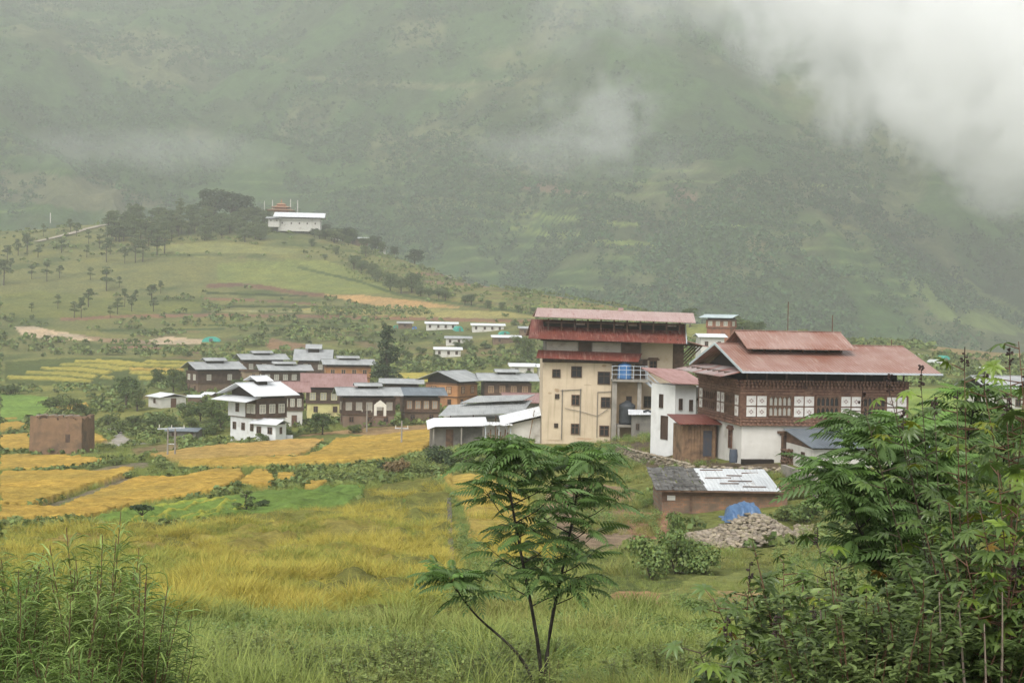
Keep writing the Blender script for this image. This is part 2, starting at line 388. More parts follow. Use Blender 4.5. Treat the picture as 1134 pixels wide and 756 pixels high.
# ------------------------------------------------------------------ mountain
def mount_z(x, y):
    b = np.interp(y, [850, 960, 1100, 1300, 1700, 2300, 3000], [-90, -60, -25, 60, 265, 600, 1000])
    q = x/y
    b = b + 30*np.sin(q*9+.6)
    k = np.clip((y-950)/300, 0, 1)
    w = x+ (fbm(x/300, y/300, 50, 3)-.5)*300
    b = b+(ridged(w/330+y/1500, y/1100, 51, 4)-.55)*150*k
    b = b+(fbm(x/70, y/70, 61, 4)-.5)*34*k
    # a spur that comes down to the right, and the side valley behind it
    d = (x-(120+ (y-1000)*.05)) - (1500-y)*.35
    b = b+32*np.exp(-(d/130)**2)*k-42*np.exp(-((d-230)/120)**2)*k
    return b
def mountain_material():
    m, nt, b = newmat('mountain_cover'); at = N(nt, 'ShaderNodeVertexColor', layer_name='Col').outputs[0]
    co = coordn(nt)
    f1 = ramp_n(nt, noise_n(nt, co, .045, 9, .72), [(.38, (.72, .75, .72)), (.62, (1.22, 1.2, 1.18))])
    c = mixc(nt, 1.0, at, f1, 'MULTIPLY')
    nt.links.new(c, b.inputs['Base Color']); b.inputs['Roughness'].default_value = 1; b.inputs['Specular IOR Level'].default_value = 0
    bump_n(nt, b, noise_n(nt, co, .06, 9, .75), 1.0, 12)
    return m
def make_mountain():
    y = np.exp(np.linspace(math.log(850), math.log(3000), 420)); s = np.linspace(-1150, 1200, 560)/F_PX
    X = (s[None]*y[:, None]).ravel(); Yv = np.repeat(y[:, None], len(s), 1).ravel(); Z = mount_z(X, Yv)
    c = np.tile(np.array((.08, .15, .045)), (len(X), 1))
    a = fbm(X/120, Yv/120, 71, 5)[:, None]
    c = np.where(a > .52, c*(1-np.clip((a-.52)*8, 0, .8))+np.array((.20, .215, .10))*np.clip((a-.52)*8, 0, .8), c)
    a2 = fbm(X/60+3, Yv/60, 72, 4)[:, None]
    k = np.clip((a2-.5)*6, 0, .7); c = c*(1-k)+np.array((.06, .09, .035))*k
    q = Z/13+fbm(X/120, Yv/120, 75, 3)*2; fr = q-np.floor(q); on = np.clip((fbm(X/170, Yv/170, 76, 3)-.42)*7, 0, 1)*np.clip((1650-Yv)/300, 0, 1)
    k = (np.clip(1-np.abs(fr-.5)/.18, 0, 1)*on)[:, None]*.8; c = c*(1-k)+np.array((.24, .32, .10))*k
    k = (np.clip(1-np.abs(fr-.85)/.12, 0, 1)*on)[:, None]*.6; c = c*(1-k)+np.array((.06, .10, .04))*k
    px, py = project(np.stack([X, Yv, Z], 1))
    jy = py+(fbm(X/60, Yv/60, 73, 3)-.5)*8; jx = px+(fbm(X/60, Yv/60+9, 74, 3)-.5)*50
    for poly, col in [(strip([(560,236),(640,244),(700,250)], 4), (.33,.42,.1)), (strip([(560,252),(620,262),(720,272),(730,276)], 5), (.33,.42,.1)),
                      (strip([(740,248),(820,252)], 3), (.30,.38,.1)), (strip([(900,204),(960,207)], 3), (.35,.42,.12)),
                      (strip([(470,240),(560,246)], 3), (.28,.34,.1)), (strip([(930,250),(1000,258)], 4), (.28,.3,.1)),
                      ([(560,200),(620,205),(650,215),(590,212)], (.3,.2,.14)), ([(740,205),(775,215),(770,232),(745,222)], (.3,.2,.14)),
                      ([(830,262),(850,270),(880,300),(865,298),(840,280)], (.33,.29,.14)), ([(1000,310),(1060,300),(1134,345),(1134,372),(1050,350)], (.2,.27,.08)),
                      ([(0,190),(120,200),(200,230),(80,232),(0,220)], (.2,.2,.11)), ([(420,215),(520,222),(560,232),(430,236)], (.18,.22,.08)),
                      (strip([(100,60),(200,54),(320,66)], 5), (.2,.22,.1)), (strip([(350,86),(460,96),(620,90)], 6), (.2,.22,.1))]:
        s_ = inpoly(jx, jy, poly); c[s_] = c[s_]*.2+np.array(col)*.8
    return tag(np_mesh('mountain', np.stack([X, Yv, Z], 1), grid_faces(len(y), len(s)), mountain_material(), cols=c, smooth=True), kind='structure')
make_mountain()

# ------------------------------------------------------------------ air
def box_obj(name, lo, hi, mat):
    v = [(x, y, z) for z in (lo[2], hi[2]) for y in (lo[1], hi[1]) for x in (lo[0], hi[0])]
    f = [(0, 2, 3, 1), (4, 5, 7, 6), (0, 1, 5, 4), (2, 6, 7, 3), (0, 4, 6, 2), (1, 3, 7, 5)]
    return np_mesh(name, v, f, mat)
def haze():
    m = bpy.data.materials.new('haze_air'); m.use_nodes = True; nt = m.node_tree; nt.nodes.clear()
    v = nt.nodes.new('ShaderNodeVolumePrincipled'); v.inputs['Density'].default_value = .00029; v.inputs['Color'].default_value = (.955, .975, .955, 1)
    o = nt.nodes.new('ShaderNodeOutputMaterial'); nt.links.new(v.outputs[0], o.inputs['Volume'])
    return tag(box_obj('haze', (-2400, -20, -160), (2500, 3050, 1180), m), kind='stuff')
haze()
def cloud(name, c, size, scale, dens, thr, rot=0, label=None, seed=0, gain=2.2, sharp=1.0, rough=.6):
    """a drifting bank of mist: a closed ellipsoid whose density follows 3D noise"""
    m = bpy.data.materials.new('mist'); m.use_nodes = True; nt = m.node_tree; nt.nodes.clear()
    co = N(nt, 'ShaderNodeTexCoord').outputs['Object']
    ln = N(nt, 'ShaderNodeVectorMath', operation='LENGTH')
    nt.links.new(co, ln.inputs[0])
    sc = N(nt, 'ShaderNodeVectorMath', operation='MULTIPLY'); sc.inputs[1].default_value = (size[0]/scale, size[1]/scale, size[2]/scale)
    nt.links.new(co, sc.inputs[0])
    ad = N(nt, 'ShaderNodeVectorMath', operation='ADD'); ad.inputs[1].default_value = (seed*3.1, seed*1.7, seed); nt.links.new(sc.outputs[0], ad.inputs[0])
    n = N(nt, 'ShaderNodeTexNoise'); n.inputs['Scale'].default_value = 1; n.inputs['Detail'].default_value = 6; n.inputs['Roughness'].default_value = rough
    n.inputs['Distortion'].default_value = .3
    nt.links.new(ad.outputs[0], n.inputs['Vector'])
    # density = clamp(noise*k + (1-r)*a - thr)
    inv = N(nt, 'ShaderNodeMath', operation='SUBTRACT'); inv.inputs[0].default_value = 1.0; nt.links.new(ln.outputs['Value'], inv.inputs[1])
    a = N(nt, 'ShaderNodeMath', operation='MULTIPLY_ADD'); nt.links.new(n.outputs[0], a.inputs[0]); a.inputs[1].default_value = gain; nt.links.new(inv.outputs[0], a.inputs[2])
    s0 = N(nt, 'ShaderNodeMath', operation='SUBTRACT'); nt.links.new(a.outputs[0], s0.inputs[0]); s0.inputs[1].default_value = thr
    s = N(nt, 'ShaderNodeMath', operation='MULTIPLY', use_clamp=True); nt.links.new(s0.outputs[0], s.inputs[0]); s.inputs[1].default_value = sharp
    ed = N(nt, 'ShaderNodeMath', operation='MULTIPLY', use_clamp=True); nt.links.new(inv.outputs[0], ed.inputs[0]); ed.inputs[1].default_value = 4.0
    d0 = N(nt, 'ShaderNodeMath', operation='MULTIPLY'); nt.links.new(s.outputs[0], d0.inputs[0]); nt.links.new(ed.outputs[0], d0.inputs[1])
    d = N(nt, 'ShaderNodeMath', operation='MULTIPLY'); nt.links.new(d0.outputs[0], d.inputs[0]); d.inputs[1].default_value = dens
    v = nt.nodes.new('ShaderNodeVolumePrincipled'); nt.links.new(d.outputs[0], v.inputs['Density']); v.inputs['Color'].default_value = (.998, .998, .995, 1)
    o = nt.nodes.new('ShaderNodeOutputMaterial'); nt.links.new(v.outputs[0], o.inputs['Volume'])
    import bmesh
    bm = bmesh.new(); bmesh.ops.create_icosphere(bm, subdivisions=3, radius=1.04)
    me = bpy.data.meshes.new(name); bm.to_mesh(me); bm.free(); me.materials.append(m)
    ob = bpy.data.objects.new(name, me); COL.objects.link(ob); ob.location = c; ob.scale = size; ob.rotation_euler = (0, rot, 0)
    return tag(ob, label, 'cloud', None, 'stuff')
cloud('cloud', V(1122, 58, 1180), (300, 80, 140), 62, .055, 1.29, R(20), 'thick white cloud hanging over the mountainside on the right', 1, 2.5, 2.6, .66)
cloud('cloud', V(800, 5, 1400), (250, 80, 62), 90, .010, 1.35, R(-6), 'thin veil of mist trailing from the top of the thick cloud', 2, 2.4, 1.2)
cloud('cloud', V(668, 135, 1250), (85, 40, 62), 30, .012, 1.62, R(-14), 'small wisp of mist rising alone above the tall cream building', 3, 2.9, 1.4)
cloud('cloud', V(640, 172, 1250), (150, 50, 34), 50, .007, 1.3, 0, 'faint mist streak below the small rising wisp', 4)
cloud('cloud', V(160, 166, 1200), (170, 50, 26), 45, .006, 1.25, 0, 'faint flat mist streak low over the left mountainside', 5)

# =================================================================== BUILDINGS
def each(items, name, mat, parent):
    for b in items: b.build(name, mat, parent)
class MB:
    def __init__(s): s.v = []; s.f = []
    def hexa(s, p):
        n = len(s.v); s.v += [tuple(q) for q in p]
        s.f += [(n, n+3, n+2, n+1), (n+4, n+5, n+6, n+7), (n, n+1, n+5, n+4), (n+1, n+2, n+6, n+5), (n+2, n+3, n+7, n+6), (n+3, n, n+4, n+7)]
        return s
    def box(s, x0, x1, y0, y1, z0, z1):
        return s.hexa([(x0, y0, z0), (x1, y0, z0), (x1, y1, z0), (x0, y1, z0), (x0, y0, z1), (x1, y0, z1), (x1, y1, z1), (x0, y1, z1)])
    def slab(s, a, b, c, d, t):
        """four top corners in order, thickness t downwards"""
        lo = [(p[0], p[1], p[2]-t) for p in (a, b, c, d)]; return s.hexa(lo+[a, b, c, d])
    def bar(s, a, b, w=.05, h=None):
        a = Vector(a); b = Vector(b); d = (b-a); h = h or w
        if d.length < 1e-6: return s
        d.normalize(); u = d.cross(Vector((0, 0, 1)))
        if u.length < .05: u = Vector((1, 0, 0))
        u.normalize(); v = u.cross(d).normalized(); u *= w/2; v *= h/2
        return s.hexa([a-u-v, a+u-v, b+u-v, b-u-v, a-u+v, a+u+v, b+u+v, b-u+v])
    def tube(s, pts, rad, n=8, cap=True):
        pts = [Vector(p) for p in pts]; rad = rad if hasattr(rad, '__len__') else [rad]*len(pts); n0 = len(s.v)
        for i, p in enumerate(pts):
            d = (pts[min(i+1, len(pts)-1)]-pts[max(i-1, 0)]).normalized()
            u = d.cross(Vector((0, 0, 1)))
            if u.length < .1: u = d.cross(Vector((1, 0, 0)))
            u.normalize(); w = u.cross(d)
            for k in range(n):
                a = 2*math.pi*k/n; s.v.append(tuple(p+(u*math.cos(a)+w*math.sin(a))*rad[i]))
        for i in range(len(pts)-1):
            for k in range(n):
                a = n0+i*n+k; b = n0+i*n+(k+1) % n; s.f.append((a, b, b+n, a+n))
        if cap:
            for base, rev in ((n0, True), (n0+(len(pts)-1)*n, False)):
                r = list(range(base, base+n)); s.f.append(tuple(r[::-1] if rev else r))
        return s
    def poly(s, pts, t, axis=(0, 1, 0)):
        """flat outline given thickness along axis"""
        n = len(pts); n0 = len(s.v); ax = Vector(axis)*t
        s.v += [tuple(p) for p in pts]+[tuple(Vector(p)+ax) for p in pts]
        s.f.append(tuple(range(n0, n0+n))); s.f.append(tuple(range(n0+2*n-1, n0+n-1, -1)))
        for i in range(n):
            j = (i+1) % n; s.f.append((n0+i, n0+n+i, n0+n+j, n0+j))
        return s
    def mesh(s, name, mat, smooth=False):
        me = bpy.data.meshes.new(name); me.from_pydata(s.v, [], s.f); me.materials.append(mat)
        if smooth:
            for p in me.polygons: p.use_smooth = True
        import bmesh
        bm = bmesh.new(); bm.from_mesh(me); bmesh.ops.recalc_face_normals(bm, faces=bm.faces); bm.to_mesh(me); bm.free()
        return me
    def build(s, name, mat, parent=None, smooth=False, label=None):
        o = bpy.data.objects.new(name, s.mesh(name, mat, smooth)); COL.objects.link(o)
        if parent: o.parent = parent
        if label: o['label'] = label
        return o

def roof_mat(name, c1, c2, rust=None, axis=0, rough=.38, spec=.5, pitch=.22, rust_lo=.52, metal=0.0):
    if name in _MC: return _MC[name]
    m, nt, b = newmat(name); co = coordn(nt); sp = N(nt, 'ShaderNodeSeparateXYZ'); nt.links.new(co, sp.inputs[0])
    # every sheet has its own tone
    def snap(o, s):
        q = N(nt, 'ShaderNodeMath', operation='SNAP'); nt.links.new(o, q.inputs[0]); q.inputs[1].default_value = s; return q.outputs[0]
    cb = N(nt, 'ShaderNodeCombineXYZ'); nt.links.new(snap(sp.outputs[axis], .84), cb.inputs[0]); nt.links.new(snap(sp.outputs[1-axis], 2.3), cb.inputs[1])
    wn = N(nt, 'ShaderNodeTexWhiteNoise'); nt.links.new(cb.outputs[0], wn.inputs['Vector'])
    ns = noise_n(nt, co, .55, 7, .65)
    ad = N(nt, 'ShaderNodeMath', operation='MULTIPLY_ADD'); nt.links.new(wn.outputs['Value'], ad.inputs[0]); ad.inputs[1].default_value = .22; nt.links.new(ns, ad.inputs[2])
    c = mixc(nt, ramp_n(nt, ad.outputs[0], [(.42, (0, 0, 0)), (.78, (1, 1, 1))]), c1, c2)
    mp = N(nt, 'ShaderNodeMapping'); nt.links.new(co, mp.inputs[0]); mp.inputs['Scale'].default_value = (3.5, .5, 1) if axis == 0 else (.5, 3.5, 1)
    st = noise_n(nt, mp.outputs[0], 1.0, 6, .7)
    if rust: c = mixc(nt, ramp_n(nt, st, [(rust_lo, (0, 0, 0)), (rust_lo+.14, (1, 1, 1))]), c, rust)
    nt.links.new(c, b.inputs['Base Color'])
    b.inputs['Specular IOR Level'].default_value = spec; b.inputs['Metallic'].default_value = metal
    nt.links.new(ramp_n(nt, st, [(.3, (rough,)*3), (.7, (rough+.25,)*3)]), b.inputs['Roughness'])
    wv = N(nt, 'ShaderNodeMath', operation='MULTIPLY'); nt.links.new(sp.outputs[axis], wv.inputs[0]); wv.inputs[1].default_value = 2*math.pi/pitch
    sn = N(nt, 'ShaderNodeMath', operation='SINE'); nt.links.new(wv.outputs[0], sn.inputs[0])
    bump_n(nt, b, sn.outputs[0], .6, .02)
    _MC[name] = m; return m
MR = roof_mat('maroon_roof', (.33, .205, .17), (.245, .105, .07), (.40, .285, .24), rough=.30, spec=.6)
MR2 = roof_mat('red_roof', (.185, .05, .034), (.13, .04, .03), (.26, .13, .10), rough=.42, spec=.35)
PKR = roof_mat('pink_roof', (.31, .185, .17), (.24, .13, .115), (.22, .12, .10))
WR = roof_mat('white_tin_roof', (.78, .79, .8), (.66, .68, .7), (.5, .48, .45), rough=.3, rust_lo=.6)
GR = roof_mat('grey_tin_roof', (.40, .41, .405), (.28, .29, .29), (.26, .24, .22), rough=.35, rust_lo=.6)
GR2 = roof_mat('dark_tin_roof', (.17, .2, .225), (.11, .13, .15), (.16, .14, .12), rough=.35, rust_lo=.6)
WRy = roof_mat('white_sheet_roof', (.58, .60, .60), (.44, .46, .47), (.33, .30, .27), axis=0, rough=.3, rust_lo=.58)
TEALR = roof_mat('teal_edge_roof', (.5, .58, .58), (.4, .48, .5), (.33, .36, .36))
WHITE = surf('white_plaster', (.62, .60, .55), (.54, .52, .47), 1.2, .85, (.36, .33, .28), .45, .4, .02, stain_lo=.56)
WHITE2 = surf('bright_whitewash', (.72, .72, .70), (.64, .64, .62), 1.5, .85, (.5, .48, .44), .4, .3, .015, stain_lo=.6)
CREAM = surf('cream_plaster', (.56, .46, .34), (.50, .40, .285), .8, .85, (.42, .31, .19), .5, .35, .02, stain_lo=.55)
YEL = surf('yellow_plaster', (.58, .52, .24), (.5, .45, .2), 1, .85, (.35, .3, .15), .4)
ORG = surf('orange_plaster', (.48, .24, .10), (.38, .18, .08), 1, .85, (.25, .13, .07), .4)
MUD = surf('mud_wall', (.21, .145, .095), (.155, .105, .07), 1.6, .95, (.11, .08, .055), .6, .6, .05)
GREY = surf('grey_render', (.20, .185, .16), (.15, .14, .125), 1.3, .9, (.09, .085, .075), .5, .5, .03)
TIMB = surf('dark_timber', (.085, .052, .036), (.055, .035, .026), 3, .75, (.12, .08, .055), .7, .5, .02)
TIMB2 = surf('brown_timber', (.16, .095, .062), (.10, .06, .04), 3, .75, (.06, .04, .03), .7, .5, .02)
REDT = surf('painted_timber', (.145, .075, .05), (.095, .05, .035), 5, .7, (.2, .12, .08), 1.2, .5, .02)
CARV = surf('carved_timber', (.27, .155, .105), (.16, .085, .06), 6, .75, (.08, .045, .035), 1.5, .5, .02)
PLNK = surf('raw_planks', (.27, .17, .10), (.17, .105, .065), 2.5, .8, (.09, .06, .04), 1.1, .5, .02)
DARKW = surf('shadowed_attic', (.028, .022, .018), (.02, .016, .013), 3, .9)  # near-black holding the shade of open roof gaps; also used on a plinth
PANE = surf('dark_glass', (.02, .022, .024), (.03, .03, .032), 2, .12, bump=.02, spec=.6)
PALEP = surf('curtained_glass', (.42, .40, .34), (.3, .29, .26), 3, .35, bump=.02, spec=.5)
CRM = surf('cream_frame', (.68, .65, .55), (.60, .57, .48), 4, .7)
PEACH = surf('peach_frame', (.55, .36, .22), (.45, .29, .18), 4, .7)
PANEL = surf('white_shutter', (.66, .64, .60), (.56, .54, .50), 5, .7, (.42, .39, .34), 2, .2)
PINKP = surf('floral_paint', (.36, .27, .25), (.28, .22, .2), 8, .7)
METAL = surf('galvanised_steel', (.5, .53, .56), (.4, .43, .46), 5, .4, spec=.6)
BRICK = surf('red_brick', (.30, .13, .075), (.24, .10, .06), 3, .9, (.17, .08, .05), .8)
CONC = surf('concrete', (.30, .27, .23), (.24, .22, .19), 1.5, .9, (.16, .15, .13), .6, .5, .03)
BLUE = surf('blue_plastic', (.05, .16, .38), (.07, .20, .44), 3, .4, spec=.5)
BLACKP = surf('black_plastic', (.035, .04, .045), (.05, .055, .06), 3, .45)
STONE = surf('field_stone', (.34, .30, .25), (.22, .2, .17), 2.5, .9, (.15, .13, .11), 1.0, .6, .04)

_WC = {}
def wmesh(kind, w, h, frame, pane):
    k = (kind, round(w, 2), round(h, 2), frame.name, pane.name)
    if k in _WC: return _WC[k]
    f = MB(); t = .09 if w > .5 else .06; dp = .10
    f.box(-w/2, -w/2+t, -dp, .02, 0, h); f.box(w/2-t, w/2, -dp, .02, 0, h)
    f.box(-w/2+t, w/2-t, -dp, .02, 0, t); f.box(-w/2+t, w/2-t, -dp, .02, h-t, h)
    f.box(-.035, .035, -dp+.02, .02, t, h-t)
    if kind != 'slit': f.box(-w/2+t, -.035, -dp+.025, .02, h*.62, h*.62+.06); f.box(.035, w/2-t, -dp+.025, .02, h*.62, h*.62+.06)
    if kind == 'lintel': f.box(-w/2-.22, w/2+.22, -dp-.08, .02, h+.002, h+.16); f.box(-w/2-.12, w/2+.12, -dp-.03, .02, h+.162, h+.28)
    p = MB(); p.box(-w/2+t, w/2-t, -.045, -.02, t, h-t)
    r = (f.mesh('window', frame), p.mesh('pane', pane)); _WC[k] = r; return r
def window(par, x, y, z, face='f', w=.9, h=1.2, frame=None, pane=None, kind='plain', name='window'):
    fm, pm = wmesh(kind, w, h, frame or CRM, pane or PALEP)
    o = bpy.data.objects.new(name, fm); COL.objects.link(o); o.parent = par
    o.rotation_euler.z = {'f': 0, 'l': -math.pi/2, 'r': math.pi/2, 'b': math.pi}[face]; o.location = (x, y, z)
    p = bpy.data.objects.new('pane', pm); COL.objects.link(p); p.parent = o
    return o
def door(par, x, y, z, face='f', w=.95, h=1.9, mat=None, frame=None):
    f = MB(); f.box(-w/2-.1, -w/2, -.09, .03, 0, h+.1); f.box(w/2, w/2+.1, -.09, .03, 0, h+.1); f.box(-w/2, w/2, -.09, .03, h, h+.1)
    o = f.build('door', frame or TIMB2, par); o.rotation_euler.z = {'f': 0, 'l': -math.pi/2, 'r': math.pi/2}[face]; o.location = (x, y, z)
    MB().box(-w/2, w/2, -.04, .0, 0, h).build('door_panel', mat or REDT, o); return o
def gable(par, x0, x1, y0, y1, ze, zr, mat, t=.09, name='roof', axis='x', ridge_at=.5):
    """two sheets meeting at a ridge + ridge cap"""
    b = MB()
    if axis == 'x':
        ym = y0+(y1-y0)*ridge_at
        b.slab((x0, y0, ze), (x1, y0, ze), (x1, ym, zr), (x0, ym, zr), t); b.slab((x0, ym+.004, zr), (x1, ym+.004, zr), (x1, y1, ze), (x0, y1, ze), t)
        b.box(x0-.02, x1+.02, ym-.12, ym+.12, zr+.003, zr+.05)
    else:
        xm = x0+(x1-x0)*ridge_at
        b.slab((x0, y0, ze), (xm, y0, zr), (xm, y1, zr), (x0, y1, ze), t); b.slab((xm+.004, y0, zr), (x1, y0, ze), (x1, y1, ze), (xm+.004, y1, zr), t)
        b.box(xm-.12, xm+.12, y0-.02, y1+.02, zr+.003, zr+.05)
    return b.build(name, mat, par)
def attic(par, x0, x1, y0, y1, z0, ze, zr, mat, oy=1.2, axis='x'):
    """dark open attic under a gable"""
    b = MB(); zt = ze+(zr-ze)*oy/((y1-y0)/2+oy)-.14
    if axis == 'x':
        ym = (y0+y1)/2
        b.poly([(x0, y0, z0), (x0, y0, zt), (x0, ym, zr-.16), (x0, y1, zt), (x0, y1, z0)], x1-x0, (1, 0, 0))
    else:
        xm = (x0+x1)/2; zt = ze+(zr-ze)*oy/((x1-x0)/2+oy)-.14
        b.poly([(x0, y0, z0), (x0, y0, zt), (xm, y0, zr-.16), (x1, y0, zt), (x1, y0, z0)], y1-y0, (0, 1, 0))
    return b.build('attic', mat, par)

def house(px, py, wpx, dpx, psi, hl, hu, label, lower=WHITE, upper=TIMB, roof=GR, rise=None, over=1.1, raised=True, nf=3, ns=2, lf=2, ls=1,
          frame=None, pane=None, cat='house', name='house', group='village farmhouses', axis='x', Y=None, dmin=6.0, attic_m=None, gap=.45, dr=None, chim=False, lowframe=None):
    """near corner at (px, py); right face wpx wide in the photograph, left face dpx wide"""
    g = G(px, py) if Y is None else V(px, py, Y)
    k = F_PX/g.y; c, s = math.cos(R(psi)), math.sin(R(psi))
    if psi >= 0:
        w = wpx/k/max(c, .3); d = dpx/k/max(s, .12) if dpx > 2 else dmin
        loc = g
    else:
        # the near corner is the right one: left part is the front, right face the side
        w = wpx/k/max(c, .3); d = dpx/k/max(-s, .12) if dpx > 2 else dmin
        loc = g-Vector((w*c, w*s, 0))
    d = min(max(d, 3.0), 14.0)
    loc = Vector((loc.x, loc.y, g.z))
    e = empty(name, loc, R(psi), label, cat, group)
    MB().box(0, w, 0, d, -2.5, hl).build('wall', lower, e)
    z1 = hl
    if hu > 0:
        p = .16
        MB().box(-p, w+p, -p, d+p, hl+.002, hl+hu).build('timber_storey', upper, e)
        t = MB()
        for z in (hl+.0, hl+hu-.3, hl+hu-.12):
            t.box(-p-.07, w+p+.07, -p-.07, d+p+.07, z+.004, z+.09)
        t.build('beam', TIMB if upper is not TIMB else TIMB2, e)
        z1 = hl+hu; fr = frame or CRM
        wh = min(1.25, hu*.55)
        for i in range(nf): window(e, (i+.5)*w/nf, -p-.0, hl+hu*.24, 'f', min(1.0, w/nf*.62), wh, fr, pane)
        sd, sx = ('l', -p) if psi >= 0 else ('r', w+p)
        for i in range(ns): window(e, sx, (i+.5)*d/ns, hl+hu*.24, sd, min(1.0, d/ns*.55), wh, fr, pane)
    sd, sx = ('l', 0) if psi >= 0 else ('r', w)
    for i in range(lf): window(e, (i+.5+(0.15 if i else 0))*w/max(lf, 1)*.95, 0, hl*.42, 'f', min(.75, w*.2), min(1.0, hl*.42), lowframe or TIMB2, PANE)
    for i in range(ls): window(e, sx, (i+.5)*d/max(ls, 1), hl*.42, sd, min(.75, d*.2), min(1.0, hl*.42), lowframe or TIMB2, PANE)
    if dr is not None: door(e, w*dr, 0, .02, 'f', min(.95, w*.2), min(1.9, hl*.85))
    rise = rise if rise is not None else (d if axis == 'x' else w)*.17+.55; over = over+.1 if raised or hu > 0 else over
    ze = z1+gap; zr = ze+rise
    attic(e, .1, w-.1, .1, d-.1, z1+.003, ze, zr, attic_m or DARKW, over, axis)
    gable(e, -over, w+over, -over, d+over, ze, zr, roof, axis=axis)
    if raised:
        a = .24; x0, x1 = w*.5-w*a, w*.5+w*a; y0, y1 = d*.5-d*.2, d*.5+d*.2
        zb = zr-.22*rise
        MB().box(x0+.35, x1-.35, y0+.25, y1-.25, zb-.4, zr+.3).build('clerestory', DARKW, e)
        gable(e, x0-.3, x1+.3, y0-.35, y1+.35, zr+.26, zr+.26+rise*.4, roof, .07, 'raised_roof', axis)
    if chim: MB().box(w*.7, w*.7+.35, d*.4, d*.4+.35, zr-.5, zr+.7).build('chimney', BRICK, e)
    return e, w, d, zr

